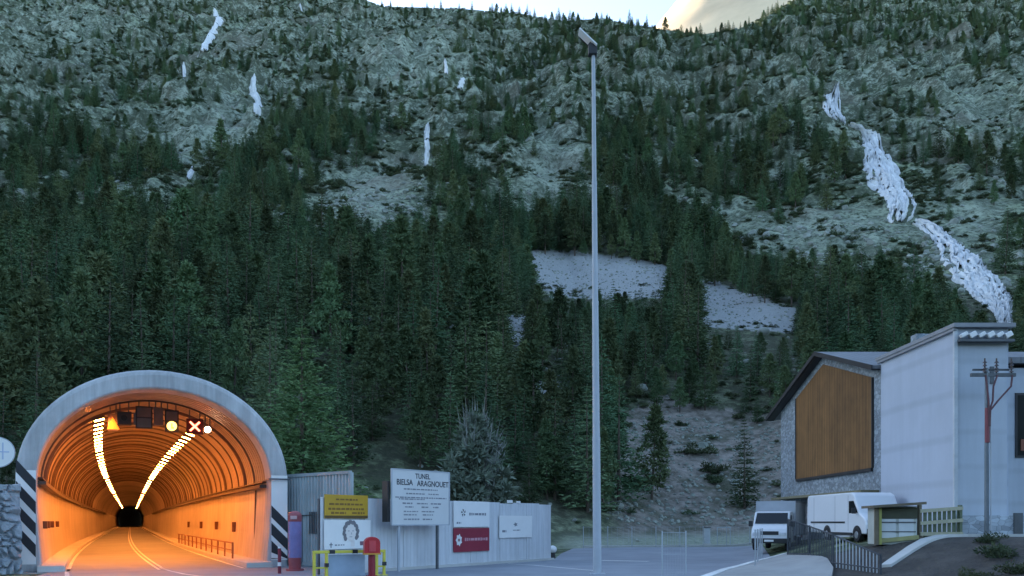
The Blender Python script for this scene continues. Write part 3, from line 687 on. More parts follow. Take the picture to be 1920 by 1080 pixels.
t, w, h = board('company_board', 848, 990, 915, 1034, 'crimson board with a white emblem and a pale line', sign_red)
mb = MB(); mb.ext([(-.36 * w + .24 * math.cos(a) * (1 if i % 2 else .72), -.0165, .0 * h + .30 * math.sin(a) * (1 if i % 2 else .72)) for i, a in enumerate([2 * math.pi * j / 14 for j in range(14)])], (0, -.003, 0)); mb.build('emblem', sign_white, t)
lines(t, [(.02, [(-.2, .46)], .14)], w, h, mat('pink_print', (.55, .28, .33), .5))
MB().box((-.36 * w, -.021, .0), (.15, .003, .12)).build('emblem_core', mat('emblem_core', (.32, .2, .2), .6), t)
t, w, h = board('notice_board', 934, 967, 995, 1008, 'small white notice board near the far end of hoarding', sign_white)
mb = MB(); mb.ext([(-.02 * w + .2 * math.cos(a) * (1 if i % 2 else .5), -.0165, .1 * h + .12 * math.sin(a) * (1 if i % 2 else .5)) for i, a in enumerate([2 * math.pi * j / 10 for j in range(10)])], (0, -.003, 0)); mb.build('emblem', ink_grey, t)
lines(t, [(-.2, [(-.42, -.3)], .14), (-.16, [(-.1, .12)], .05)], w, h, ink_grey)

# big white board on two posts
a_ = P(733, 932, 34.5); b_ = P(842, 937, 37.4); ctr = (a_ + b_) / 2; dd = b_ - a_; rz = math.atan2(dd.y, dd.x); w = dd.xy.length
t = thing('tunnel_sign', (ctr.x, ctr.y, 0), rz, 'large white tunnel information board on two steel posts', 'sign')
z0, z1 = P(0, 985, ctr.y).z, P(0, 882, ctr.y).z; h = z1 - z0; zc = (z0 + z1) / 2
MB().box((0, 0, zc), (w, .05, h)).build('board', mat('board_grey_white', (.60, .61, .61), .5, .06, 1.2), t, bevel=.012)
mb = MB()
for x in (-w / 2 + .02, w / 2 - .02): mb.box((x, -.03, zc), (.05, .04, h))
for z in (z0 + .02, z1 - .02): mb.box((0, -.028, z), (w, .03, .05))
mb.build('edge_trim', galv, t)
for q in (hx, ): pass
for x in (-.36 * w, .30 * w): MB().box((x, .06, (z1 - .2) / 2), (.11, .08, z1 - .2)).build('post', galv_dark if x > 0 else galv, t)
MB().box((-w * .515, .22, zc - .18), (.14, .3, h * .72)).build('side_box', black_metal, t)
tr = lambda s, sz, x, z: text(s, sz, ink, t, (x, -.03, z), 'lettering', bold=.006)
e1 = tr('TUNEL', .30, .02 * w, zc + .385 * h); tr('BIELSA', .33, -.285 * w, zc + .265 * h); tr('ARAGNOUET', .33, .20 * w, zc + .255 * h)
o = lines(t, [(.15, [(-.3, .28)], .055), (.07, [(-.26, .06), (.12, .3)], .055), (.0, [(-.44, .44)], .055), (-.03, [(-.38, .05)], .05), (-.105, [(-.32, -.14), (-.08, .1), (.16, .34)], .06), (-.17, [(-.28, -.14), (.0, .12), (.2, .3)], .06),
          (-.25, [(-.3, -.06), (0, .22)], .055), (-.31, [(-.3, -.08), (.02, .2)], .055), (-.39, [(-.3, -.04), (.02, .18)], .06)], w, h, ink_grey, y=-.03); o.location.z = zc

# corrugated metal building side behind the barrier
a_ = P(534, 900, 40.5); b_ = P(658, 900, 37.2); dd = b_ - a_; rz = math.atan2(dd.y, dd.x); w = dd.xy.length
t = thing('corrugated_wall', (a_.x, a_.y, 0), rz, 'tall blue grey corrugated metal wall beside the portal', 'wall')
hh = 4.25; n = 22
mb = MB(); ps = []
for i in range(n):
    x = w * i / n; ps += [(x, 0), (x + w / n * .4, 0), (x + w / n * .5, -.06), (x + w / n * .9, -.06)]
ps.append((w, 0))
v = [(x, y, z) for z in (.1, hh) for x, y in ps]; m_ = len(ps); mb.add(v, [(i, i + 1, m_ + i + 1, m_ + i) for i in range(m_ - 1)])
mb.box((w / 2, .1, hh / 2), (w - .04, .12, hh - .1)); mb.build('corrugated_shell', corrug, t)
mb = MB(); mb.box((w / 2, -.03, hh - .05), (w + .06, .14, .14)).box((w / 2, -.03, .1), (w + .06, .14, .16)); mb.box((w + .0, -.02, hh / 2), (.09, .12, hh - .16)); mb.build('edge_beam', mat('beam_grey', (.36, .41, .42), .6, .2, 2), t)
mb = MB()
x = w * .47
for i in range(4): mb.box((x + i * .16 - .24, -.085, 2.0), (.075, .03, 1.0))
mb.build('vent_slot', galv_dark, t)
MB().box((w * .26, -.14, 1.2), (.5, .18, 2.2)).build('side_cabinet', mat('cabinet_blue_grey', (.17, .20, .23), .6), t, bevel=.02)
MB().tube([(w * .02, -.08, 3.9), (w * .04, -.09, 2.6), (w * .12, -.1, 2.3), (w * .45, -.1, 2.35)], .02).build('cable', black_metal, t)

# hydrant column, red post box, yellow guard frame, marker post
p = P(553, 1060, 35.5); t = thing('hydrant_column', (p.x, p.y, 0), 0, 'thick violet column with faded red cap and foot', 'hydrant')
MB().cyl((0, 0, .55), (0, 0, 2.05), .27, .27, 24).build('column', violet, t, smooth=False); MB().cyl((0, 0, .0), (0, 0, .55), .24, .26, 24).cyl((0, 0, .0), (0, 0, .08), .36, .36, 24).build('foot', red_faded, t)
mb = MB(); mb.cyl((0, 0, 2.05), (0, 0, 2.3), .28, .28, 24); mb.ball((0, 0, 2.3), .28, (1, 1, .7), 24, 5, 0.); mb.build('cap', red_faded, t); MB().box((.02, -.28, 2.22), (.26, .05, .14)).build('plate', mat('pink_plate', (.62, .42, .43), .5), t)
p = P(697, 1075, 31.6); t = thing('emergency_post', (p.x, p.y, 0), R(18), 'red rounded call box on a red post before the poster', 'call box')
MB().cyl((0, 0, 0), (0, 0, .85), .13, .13, 16).cyl((0, 0, 0), (0, 0, .06), .22, .22, 16).build('post', mat('deep_red_paint', (.27, .016, .03), .45, .2, 3), t)
mb = MB(); ar = [(.29, 0), (.29, .42)] + [(.29 * math.cos(a), .42 + .22 * math.sin(a)) for a in [math.pi * i / 10 for i in range(1, 10)]] + [(-.29, .42), (-.29, 0)]
mb.ext([(x, -.2, .85 + z) for x, z in ar], (0, .4, 0)); mb.build('hood', red_paint, t, bevel=.02)
mb = MB(); mb.box((0, -.21, 1.15), (.24, .03, .4)); mb.build('door', mat('light_red_paint', (.60, .07, .08), .35), t)
MB().box((0, -.02, .86), (.62, .46, .06)).build('tray', mat('orange_paint', (.58, .26, .04), .5), t)
yr = math.atan2(P(722, 1040, 32.6).y - 31.2, P(722, 1040, 32.6).x - P(586, 1040, 31.2).x)
p = P(586, 1040, 31.2); wy = (P(722, 1040, 32.6) - p).xy.length
t = thing('guard_frame', (p.x, p.y, 0), yr, 'yellow tubular guard frame with black clamps before the hoarding', 'guard rail')
for x in (.06, .52, wy - .34, wy - .04): MB().box((x, 0, .47), (.1, .1, .94)).box((x, 0, .02), (.24, .24, .04)).build('post', yellow, t, bevel=.012)
mb = MB(); mb.box((wy / 2, -.02, .93), (wy, .1, .11)); mb.box((.3, -.02, .35), (.5, .06, .06)); mb.box((wy - .2, -.02, .35), (.3, .06, .06)); mb.build('rail', yellow, t, bevel=.012)
mb = MB()
for x in (.72, 1.6, wy - .4, ): mb.box((x, -.03, .93), (.2, .13, .14))
for x in (.52, wy - .04): mb.box((x, -.03, .45), (.13, .13, .14))
mb.build('clamp', black_metal, t)
mb = MB(); mb.box((wy * .47, .06, .42), (wy * .5, .03, .8)); mb.build('infill_panel', mat('blue_grey_sheet', (.33, .42, .52), .5, .15, 2), t)
p = P(524, 1078, 33.6); t = thing('marker_post', (p.x, p.y, 0), 0, 'slim dark red marker post at the foot of the right pier', 'post')
MB().cyl((0, 0, 0), (0, 0, 1.0), .07, .065, 12).build('shaft', mat('dark_red_paint', (.20, .02, .04), .5), t); MB().cyl((0, 0, 1.0), (0, 0, 1.06), .072, .05, 12).cyl((0, 0, .3), (0, 0, .45), .073, .073, 12).build('band', sign_white, t)
p = P(1036, 1034, 47.0); t = thing('bollard', (p.x, p.y, 0.02), 0, 'short dark bollard with white head at the hoarding end', 'bollard')
MB().cyl((0, 0, 0), (0, 0, .35), .16, .13, 14).build('shaft', black_metal, t); MB().ball((0, 0, .5), .24, (1, 1, .9)).build('head', sign_white, t, smooth=True)
# ------------------------------------------------------------------ the tall house at the right
render_white = mat('white_render', (.44, .485, .565), .85, .10, .35, .004, wave=('Z', .55, .10, .25), streak=.05)
render_lit = mat('lit_front_render', (.48, .52, .58), .85, .12, .5, .004, wave=('Z', .7, .08, .25), streak=.08)  # same render lightened: brighter light on the front faces put into the colour
stone = mat('rubble_stone', (.20, .235, .27), .9, .4, 2.2, .03, col2=(.30, .34, .37), stones=4.2)
slate = mat('slate_roof', (.17, .18, .195), .7, .25, 1.6, .01, wave=('X', 2.2, .3, .4))
timber = mat('larch_cladding', (.225, .108, .034), .65, .35, .9, .004, wave=('Y', 2.6, .55, .0), streak=.4)
fascia = mat('dark_fascia', (.028, .028, .03), .6, .3, 3)
wood_dark = mat('weathered_wood', (.15, .125, .085), .85, .3, 3)
wood_pale = mat('pale_wood', (.40, .38, .27), .85, .25, 3)
glass = mat('dark_glass', (.015, .018, .022), .12, .2, 1)
rail_dark = mat('railing_dark', (.055, .065, .078), .5, .3, 3, metal=.3)
XW, YN, YC, YF = 18.15, 34.7, 41.7, 57.6      # plane of the west wall; near end, junction, far end
house = thing('stone_house', (XW, YC, 0), 0, 'tall white and stone house with a timber clad gable', 'house')
def hp(y, z, x=0.): return (x, y - YC, z)
ym = (YC + YF) / 2; ze, zr = 9.5, 11.75
mb = MB(); mb.ext([hp(YC, -.5), hp(YC, ze), hp(ym, zr), hp(YF, ze), hp(YF, -.5)], (14, 0, 0)); gw = mb.build('stone_gable', stone, house)
# timber panel set 6 cm proud of the gable, with its dark frame
def zt(y): return (ze + (zr - ze) * (1 - abs(y - ym) / (ym - YC))) - .55
y0, y1, zb = 42.9, 54.3, 4.75
mb = MB(); mb.ext([hp(y0, zb, -.06), hp(y1, zb, -.06), hp(y1, zt(y1), -.06), hp(ym, zt(ym), -.06), hp(y0, zt(y0), -.06)], (.055, 0, 0)); mb.build('timber_cladding', timber, house)
mb = MB()
def beam(mb, p, q, t, d): a, b = Vector(p), Vector(q); mb.box((a + b) / 2, (d, (b - a).length, t), rot=Matrix.Rotation(math.atan2(b.z - a.z, b.y - a.y), 3, 'X'))
for p, q in ((hp(y0, zb - .08, -.05), hp(y1, zb - .08, -.05)),): beam(mb, p, q, .16, .14)
mb.box(hp(y0 - .06, (zb + zt(y0)) / 2, -.045), (.12, .12, zt(y0) - zb)); mb.box(hp(y1 + .06, (zb + zt(y1)) / 2, -.045), (.12, .12, zt(y1) - zb)); mb.build('panel_frame', fascia, house)
# roof: two slate slopes with a wide dark verge
sl = (zr - ze) / (ym - YC)
def slope(y_a, y_b, th, x0, x1):
    za, zb_ = (zr - sl * abs(y_a - ym)), (zr - sl * abs(y_b - ym)); return [hp(y_a, za + .02, x0), hp(y_b, zb_ + .02, x0), hp(y_b, zb_ + .02 + th, x0), hp(y_a, za + .02 + th, x0)], (x1 - x0, 0, 0)
mb = MB(); mb.ext(*slope(ym, YF + 1.5, .16, -.5, 14.2)); mb.ext(*slope(YC + .05, ym - .003, .16, -.5, 14.2)); roof = mb.build('roof', slate, house)
mb = MB(); mb.ext(*slope(ym, YF + 1.55, .25, -.58, -.505)); mb.ext(*slope(YC + .05, ym - .003, .25, -.58, -.505)); v_ = mb.build('verge_board', fascia, house); v_.location.z = -.07
mb = MB(); mb.ext(*slope(ym, YF + 1.48, .05, -.48, -.02)); mb.ext(*slope(YC + .1, ym - .003, .05, -.48, -.02)); v_ = mb.build('soffit', fascia, house); v_.location.z = -.09
MB().box(hp(ym - 1.2, zr + .25, 5), (.7, .7, 1.3)).build('chimney', stone, roof)
# white tower part: west wall flush beyond the corner, coping falling to the back
wy = [hp(YN, 0, -.12), hp(YC - .003, 0, -.12), hp(YC - .003, 9.95, -.12), hp(YN, 9.9, -.12)]
mb = MB(); mb.ext(wy, (2.15, 0, 0)); mb.build('white_tower', render_white, house)
MB().box(hp(YN - .006, 5.55, .955), (2.02, .012, 8.2)).build('lit_front_sheet', render_lit, house)  # thin sheet laying the lighter, lit tint over the tower front
mb = MB(); mb.box(hp((YN + YC) / 2, 10.0, .95), (2.5, YC - YN + .5, .16)); mb.box(hp((YN + YC) / 2, 9.86, -.2), (.12, YC - YN + .3, .14)); mb.build('coping', mat('lead_coping', (.25, .26, .28), .6, .2, 2), house)
MB().box(hp(YN - .05, 5.6, -.15), (.14, .12, 8.5)).build('corner_downpipe', mat('pale_pipe', (.52, .55, .58), .5), house)
mb = MB()
for i in range(6): mb.box(hp(YN - .22, 9.6, .1 + i * .36), (.30, .2, .16 + .05 * (i % 2)), rot=Matrix.Rotation(R(-30), 3, 'Y'))
mb.build('eaves_units', sign_white, house, bevel=.03)
MB().box(hp(YN - .2, 9.36, 1.0), (2.2, .3, .1)).build('gutter', galv_dark, house)
mb = MB(); mb.box(hp(YN - .1, 1.0, 1.6), (3.4, .2, 2.6)); mb.build('stone_plinth', mat('plinth_stone', (.36, .40, .44), .9, .3, 1.5, .02, stones=3.4), house)
MB().box(hp(YN - .22, 1.9, 2.3), (.35, .08, 1.0)).build('meter_door', galv_dark, house)
MB().box(hp(YN - .03, 8.0, 1.35), (.16, .05, .7)).build('louvre', galv_dark, house)
# lower wing behind, with the dark window at the right edge of the photograph
yw = 37.6; zw = P(0, 690, yw).z
mb = MB(); mb.ext([hp(yw, 0, 2.05), hp(yw, 0, 13), hp(yw, zw, 13), hp(yw, zw, 2.05)], (0, 9, 0)); mb.build('wing', render_lit, house)
MB().box(hp(yw + 4.5, zw + .3, 7.5), (11.4, 9.6, .26)).build('wing_roof', slate, house)
xa, xb = P(1903, 0, yw).x - XW, P(1962, 0, yw).x - XW; za, zb2 = P(0, 858, yw).z, P(0, 737, yw).z
w_ = MB().box(hp(yw - .02, (za + zb2) / 2, (xa + xb) / 2), (xb - xa, .06, zb2 - za)).build('window', fascia, house)
MB().box(hp(yw - .055, (za + zb2) / 2, (xa + xb) / 2), (xb - xa - .2, .02, zb2 - za - .2)).build('pane', glass, w_)
MB().box(hp(yw - .09, za + .55, (xa + xb) / 2 + .1), (xb - xa - .2, .05, .5)).build('sill_panel', mat('brick_red', (.27, .10, .06), .8, .2, 4), w_)
mb = MB(); mb.box(hp(49.5, 3.55, -.45), (.9, 14.6, .14)); mb.build('canopy', mat('mossy_canopy', (.20, .18, .11), .9, .35, 2), house)
mb = MB(); mb.box(hp(47.8, 1.9, -.03), (.06, 4.2, 3.0)); mb.build('garage_door', mat('garage_white', (.60, .62, .65), .6, .08, 1, wave=('Z', 3, .2)), house)

# ------------------------------------------------------------------ cable pole with three fanned conductors
p = P(1850, 998, 33.2); p.z = terr(p.x, p.y); t = thing('cable_pole', p, 0, 'steel cable pole with three cables fanning up to a crossarm', 'utility pole')
zz = lambda py: P(0, py, p.y).z - p.z; xx = lambda px: P(px, 0, p.y).x - p.x
MB().cyl((0, 0, -.2), (0, 0, zz(690)), .085, .065, 14).build('mast', rail_steel, t, smooth=False)
mb = MB(); mb.box((xx(1862), 0, zz(703)), (xx(1903) - xx(1820), .12, .13)); mb.box((xx(1862), .16, zz(692)), (xx(1903) - xx(1835), .07, .07)); mb.build('crossarm', galv_dark, t)
cab = mat('cable_maroon', (.10, .035, .045), .5, .2, 4)
for i, (px, mid) in enumerate(((1846, 1848), (1868, 1860), (1896, 1893))):
    mb = MB(); pts = [(.02 + .02 * i, -.1, zz(800)), (.02 + .03 * i, -.12, zz(770)), (xx(1853) + (xx(px) - xx(1853)) * .35, -.12, zz(752)), (xx(mid), -.1, zz(725)), (xx(px), -.08, zz(704))]
    mb.tube(pts, .036); mb.build('cable', cab, t)
    mb = MB(); mb.cyl((xx(px), -.02, zz(703)), (xx(px), -.02, zz(672)), .03)
    for j in range(4): mb.cyl((xx(px), -.02, zz(698) + j * .12), (xx(px), -.02, zz(698) + j * .12 + .05), .085, .06, 12)
    mb.build('insulator', mat('insulator_brown', (.07, .05, .05), .35), t)
mb = MB(); mb.cyl((0, -.04, zz(830)), (0, -.04, zz(765)), .085, .085, 12); mb.build('cable_guard', mat('maroon_sleeve', (.20, .05, .06), .6, .25, 4), t)
mb = MB(); mb.tube([(.12, -.06, zz(765)), (.12, -.08, .2)], .03); mb.build('earth_strap', galv, t)

# ------------------------------------------------------------------ booth and timber fence in front of it
p = P(1672, 1030, 33.6); gz = terr(p.x, p.y); t = thing('meter_booth', (p.x, p.y, gz - .04), R(-8), 'small pale booth with a dark sloping roof beside the railing', 'booth')
w, d, h = 1.5, 1.2, P(0, 948, 33.6).z - gz
MB().box((0, 0, h / 2), (w, d, h)).build('walls', mat('booth_pale', (.47, .50, .46), .75, .2, 1.4), t, bevel=.02)
mb = MB(); mb.box((.02, -.1, h + .05), (w + .45, d + .5, .1), rot=Matrix.Rotation(R(-4), 3, 'Y')); mb.build('roof', wood_dark, t)
mb = MB(); mb.box((.06, -d / 2 - .02, h - .26), (w - .1, .05, .42)); mb.build('opening', mat('dark_olive', (.06, .065, .04), .8), t)
mb = MB(); mb.box((-w / 2 - .02, -d / 2 - .12, h / 2), (.14, .14, h)); mb.build('corner_post', wood_dark, t); MB().box((-w / 2 + .12, -d / 2 - .1, h / 2), (.1, .1, h)).build('corner_post', mat('mossy_post', (.33, .33, .10), .8, .2, 4), t)
mb = MB(); mb.box((.05, -d / 2 - .03, h - .62), (w - .2, .04, .05)); mb.box((.05, -d / 2 - .03, .5), (w - .2, .04, .04)); mb.build('batten', galv_dark, t)
for x in (-.3, .35): MB().box((x, -d / 2 - .02, h * .42), (.55, .03, h * .5)).build('door', mat('door_pale', (.55, .58, .58), .6, .12, 2), t, bevel=.01)
MB().box((.1, -d / 2 - .05, .22), (w - .1, .08, .16), rot=Matrix.Rotation(R(-6), 3, 'Y')).build('bottom_rail', mat('mossy_rail', (.30, .29, .13), .8, .2, 4), t)
a_ = P(1722, 1018, 33.6); b_ = P(1802, 1012, 34.2); dd = b_ - a_; rz = math.atan2(dd.y, dd.x); L_ = dd.xy.length
t = thing('timber_fence', (a_.x, a_.y, min(terr(a_.x, a_.y), terr(b_.x, b_.y)) - .03), rz, 'short weathered timber fence between booth and white house', 'fence')
for x in (0, L_ - .1): MB().box((x + .05, 0, .62), (.13, .13, 1.5)).build('post', wood_dark if x == 0 else mat('green_post', (.12, .15, .09), .8, .2, 3), t, bevel=.015)
mb = MB()
for z in (.22, .7, 1.18): mb.box((L_ / 2, -.09, z), (L_, .045, .14), rot=Matrix.Rotation(R(-3.5 if z > .3 else 0), 3, 'Y'))
mb.build('rail', wood_pale, t)
mb = MB()
for i in range(9): mb.box((.1 + i * (L_ - .2) / 8, .02, .62), (.16, .02, 1.1))
mb.build('boarding', mat('green_boards', (.11, .14, .085), .85, .35, 3), t)

# ------------------------------------------------------------------ vehicles by the house
body_white = mat('white_van_paint', (.72, .74, .77), .35, .05, .8); tyre = mat('tyre_rubber', (.018, .018, .02), .9, .2, 8); rim_m = mat('wheel_rim', (.35, .36, .38), .4, .1, 5, metal=.6); trim = mat('black_trim', (.02, .022, .025), .6, .2, 5)
lamp_r = mat('tail_lamp', (.35, .02, .02), .3); lamp_w = mat('head_lamp', (.6, .62, .65), .15)
def wheel(t, x, y, r=.36, w=.24):
    s = 1 if y > 0 else -1
    a = MB().cyl((x, y - w / 2, r), (x, y + w / 2, r), r, r, 28).build('wheel', tyre, t, bevel=.03)
    mb = MB(); mb.cyl((x, y + s * (w / 2 - .02), r), (x, y + s * (w / 2 + .015), r), r * .6, r * .5, 20); mb.build('rim', rim_m, a)
def box_truck(name, loc, rz, label, bl=4.2, boxh=2.25, plain=False):
    t = thing(name, loc, rz, label, 'truck')     # local +x is forward
    hw = 1.02
    mb = MB(); pr = [(.55, .45), (.55, 2.12), (.75, 2.2), (1.45, 2.16), (1.95, 1.45), (2.38, 1.2), (2.5, .95), (2.5, .45)]
    mb.ext([(x, -hw * .96, z) for x, z in pr], (0, hw * 1.92, 0)); mb.build('cab', body_white, t, bevel=.06)
    for s in (-1, 1):
        mb = MB(); q = [(.95, 1.35), (.95, 1.98), (1.42, 1.98), (1.8, 1.38)]; mb.ext([(x, s * (hw * .96 + .004) - (0 if s > 0 else .006), z) for x, z in q], (0, .006, 0)); mb.build('side_window', glass, t)
        mb = MB(); mb.box((1.72, s * (hw + .14), 1.5), (.09, .22, .32)); mb.build('mirror', trim, t, bevel=.02)
        MB().box((.92, s * (hw * .96 + .008), 1.12), (.16, .016, .05)).build('door_handle', trim, t)
        MB().box((2.44, s * .72, .92), (.16, .34, .2)).build('headlight', lamp_w, t, bevel=.03)
        MB().box((-bl + .5, s * .85, .78), (.05, .16, .3)).build('tail_light', lamp_r, t)
        wheel(t, 1.75, s * .88); wheel(t, -bl + 1.9, s * .88)
    mb = MB(); n = Vector((.71, 0, .5)).normalized(); mb.ext([(1.475 + .012, -.84, 2.10), (1.475 + .012, .84, 2.10), (1.93 + .012, .88, 1.5), (1.93 + .012, -.88, 1.5)], n * .012); mb.build('windscreen', glass, t)
    mb = MB(); mb.box((.45 - bl / 2, 0, .82 + boxh / 2), (bl, 2.16, boxh)); mb.build('box_body', body_white, t, bevel=.03)
    mb = MB(); mb.box((.45 - bl / 2, 0, .86), (bl + .04, 2.2, .09)); mb.box((.45 - bl / 2, 0, .82 + boxh - .02), (bl + .03, 2.2, .09)); mb.box((.47, 0, .82 + boxh / 2), (.07, 2.2, boxh)); mb.build('box_edge', galv, t)
    mb = MB(); mb.box((.3 - bl / 2, 0, .6), (bl + .6, .9, .28)); mb.box((.1 - bl * .28, -.98, .56), (bl * .34, .05, .3)); mb.build('chassis', trim, t)
    MB().box((2.5, 0, .55), (.16, 1.9, .28)).build('bumper', trim, t, bevel=.03)
    MB().box((2.51, 0, .98), (.04, 1.0, .2)).build('grille', trim, t)
    MB().box((2.59, 0, .56), (.01, .5, .11)).build('number_plate', sign_white, t)
    return t
box_truck('box_truck', (15.35, 49.4, terr(15.6, 49.6)), R(-117), 'white box truck with dark windscreen parked left of the stone house', 4.0, 1.95)
# tall panel van, its tail towards the camera side hidden by the booth
seam_m = mat('seam_grey', (.2, .21, .23), .6)
def panel_van(loc, rz, label):
    t = thing('panel_van', loc, rz, label, 'van'); hw = 1.0; t.scale = (.95, .95, .87)
    pr = [(-4.0, .42), (-4.06, 1.2), (-3.96, 2.5), (-3.8, 2.6), (1.7, 2.6), (2.05, 2.45), (2.65, 1.5), (3.22, 1.2), (3.36, .9), (3.36, .42)]
    mb = MB(); mb.ext([(x, -hw, z) for x, z in pr], (0, 2 * hw, 0)); mb.build('body', body_white, t, bevel=.07)
    for s in (-1, 1):
        mb = MB(); q = [(1.48, 1.5), (1.48, 2.15), (2.02, 2.15), (2.48, 1.52)]; mb.ext([(x, s * (hw + .004) - (0 if s > 0 else .006), z) for x, z in q], (0, .006, 0)); mb.build('side_window', glass, t)
        mb = MB(); mb.box((-1.2, s * (hw + .012), 1.02), (4.4, .024, .09)); mb.build('side_moulding', trim, t)
        for x in (-3.0, -.2, 1.38): MB().box((x, s * (hw + .003), 1.5), (.018, .006, 1.9)).build('door_seam', seam_m, t)
        mb = MB(); mb.ext([(-1.2 + .5 * math.cos(a), s * (hw + .006) - (0 if s > 0 else .006), .36 + .5 * math.sin(a)) for a in [math.pi * i / 14 for i in range(15)]], (0, .006, 0)); mb.ext([(2.4 + .5 * math.cos(a), s * (hw + .006) - (0 if s > 0 else .006), .36 + .5 * math.sin(a)) for a in [math.pi * i / 14 for i in range(15)]], (0, .006, 0)); mb.build('wheel_arch', trim, t)
        MB().box((0.3, s * (hw - .02), .4), (3.0, .07, .16)).build('sill', trim, t)
        wheel(t, -1.2, s * .92); wheel(t, 2.4, s * .92)
        MB().box((3.22, s * .75, 1.03), (.2, .36, .2)).build('headlight', lamp_w, t, bevel=.03); MB().box((-4.03, s * .9, 1.3), (.06, .13, .7)).build('tail_light', lamp_r, t)
        MB().box((2.36, s * (hw + .15), 1.62), (.1, .2, .3)).build('mirror', trim, t, bevel=.02)
    MB().box((3.34, 0, .55), (.14, 1.9, .3)).build('bumper', trim, t, bevel=.03); MB().box((-4.06, 0, .5), (.12, 1.9, .22)).build('rear_bumper', trim, t, bevel=.02)
    MB().box((1.3, .95 * 0 + (hw + .012), 1.28), (.18, .024, .05)).build('door_handle', trim, t)
    return t
panel_van((16.5, 40.9, terr(16.0, 39.5) + .02), R(-88.5), 'tall white panel van parked against the stone house behind the booth')

# ------------------------------------------------------------------ railing along the pavement, mesh fences
def g3(x, y): return Vector((x, y, float(ground(np.array(x), np.array(y))) + .1))
rl = [(13.25, 41.0), (12.75, 36.6), (12.05, 32.0), (13.0, 30.1)]
t = thing('bar_railing', (0, 0, 0), 0, 'grey metal railing of close upright bars descending to the foreground', 'railing')
tops = [2.15, 1.85, 1.55, .86]; o0 = Vector((rl[0][0], rl[0][1], 0)); t.location = o0
pt = [Vector((x, y, 0)) - o0 for x, y in rl]; zb_ = [float(ground(np.array(x), np.array(y))) + .02 for x, y in rl]
for i in range(3):
    a, b = pt[i], pt[i + 1]; n = int((b - a).xy.length / (.15 if i == 2 else .3)); mb = MB()
    for j in range(n):
        q = j / n; c = a.lerp(b, q); mb.cyl((c.x, c.y, zb_[i] * (1 - q) + zb_[i + 1] * q - .05), (c.x, c.y, tops[i] * (1 - q) + tops[i + 1] * q), .021, n=6)
    mb.build('bars', galv if i == 2 else rail_dark, t)
    mb = MB()
    for dz, ref in ((0, tops), (.12, zb_)): mb.cyl((a.x, a.y, ref[i] + dz), (b.x, b.y, ref[i + 1] + dz), .03, n=8)
    mb.build('rail', rail_dark, t)
for i in range(4): MB().cyl((pt[i].x, pt[i].y, zb_[i] - .1), (pt[i].x, pt[i].y, tops[i] + .04), .04, n=10).build('post', rail_dark, t)
fine = mat('wire_grey', (.38, .42, .45), .5, .2, 3)
def mesh_fence(p0, p1, h, label, posts, wire=.22, cat='fence'):
    a, b = Vector((p0[0], p0[1], 0)), Vector((p1[0], p1[1], 0)); L = (b - a).length; z = min(terr(*p0), terr(*p1)); rz = math.atan2((b - a).y, (b - a).x)
    t = thing('mesh_fence', (a.x, a.y, z), rz, label, cat)
    for i in range(posts): MB().cyl((L * i / (posts - 1), 0, -.1), (L * i / (posts - 1), 0, h), .026, n=8).build('post', fine, t)
    mb = MB(); n = int(L / wire)
    for i in range(1, n): mb.cyl((L * i / n, 0, .1), (L * i / n, 0, h - .05), .0045, n=4)
    for z_ in (.1, .5 * h, h - .06): mb.cyl((0, 0, z_), (L, 0, z_), .006, n=4)
    mb.build('wire_mesh', fine, t); return t
mesh_fence((5.6, 31.8), (6.6, 32.4), 1.75, 'narrow wire mesh fence panel right of the lamp mast', 2, .12)
mesh_fence((10.4, 36.5), (12.9, 44.0), 1.7, 'thin wire mesh fence running beside the pale pavement', 4, .9)
mesh_fence((5.0, 59.8), (17.2, 61.8), 1.55, 'low wire mesh fence at the far edge of the asphalt', 8, .4)
p = P(1326, 985, 66); t = thing('cabinet_post', (p.x, p.y, terr(p.x, p.y)), 0, 'small pale cabinet on the verge before the scree', 'cabinet')
MB().box((0, 0, .65), (.42, .3, 1.3)).build('case', mat('cabinet_pale', (.50, .54, .58), .6), t, bevel=.02); MB().box((0, -.02, 1.33), (.5, .38, .06)).build('lid', galv_dark, t); MB().box((0, 0, .0), (.5, .4, .2)).build('base', concrete, t)
mb = MB(); 
p = P(1345, 985, 65); t = thing('goal_frame', (p.x, p.y, terr(p.x, p.y)), R(4), 'thin grey tubular frame standing on the verge', 'frame')
MB().cyl((0, 0, 0), (0, 0, 1.35), .035).build('post', fine, t); MB().cyl((1.0, 0, 0), (1.0, 0, 1.35), .035).build('post', fine, t); MB().tube([(-.03, 0, 1.35), (1.03, 0, 1.35)], .035).build('top_bar', fine, t)
# low retaining kerb along the verge
setting(drape('verge_kerb', strip([(5.0, 60.2), (9, 60.9), (14, 61.6), (19, 62.6)], .3), concrete, .12, 1.0))
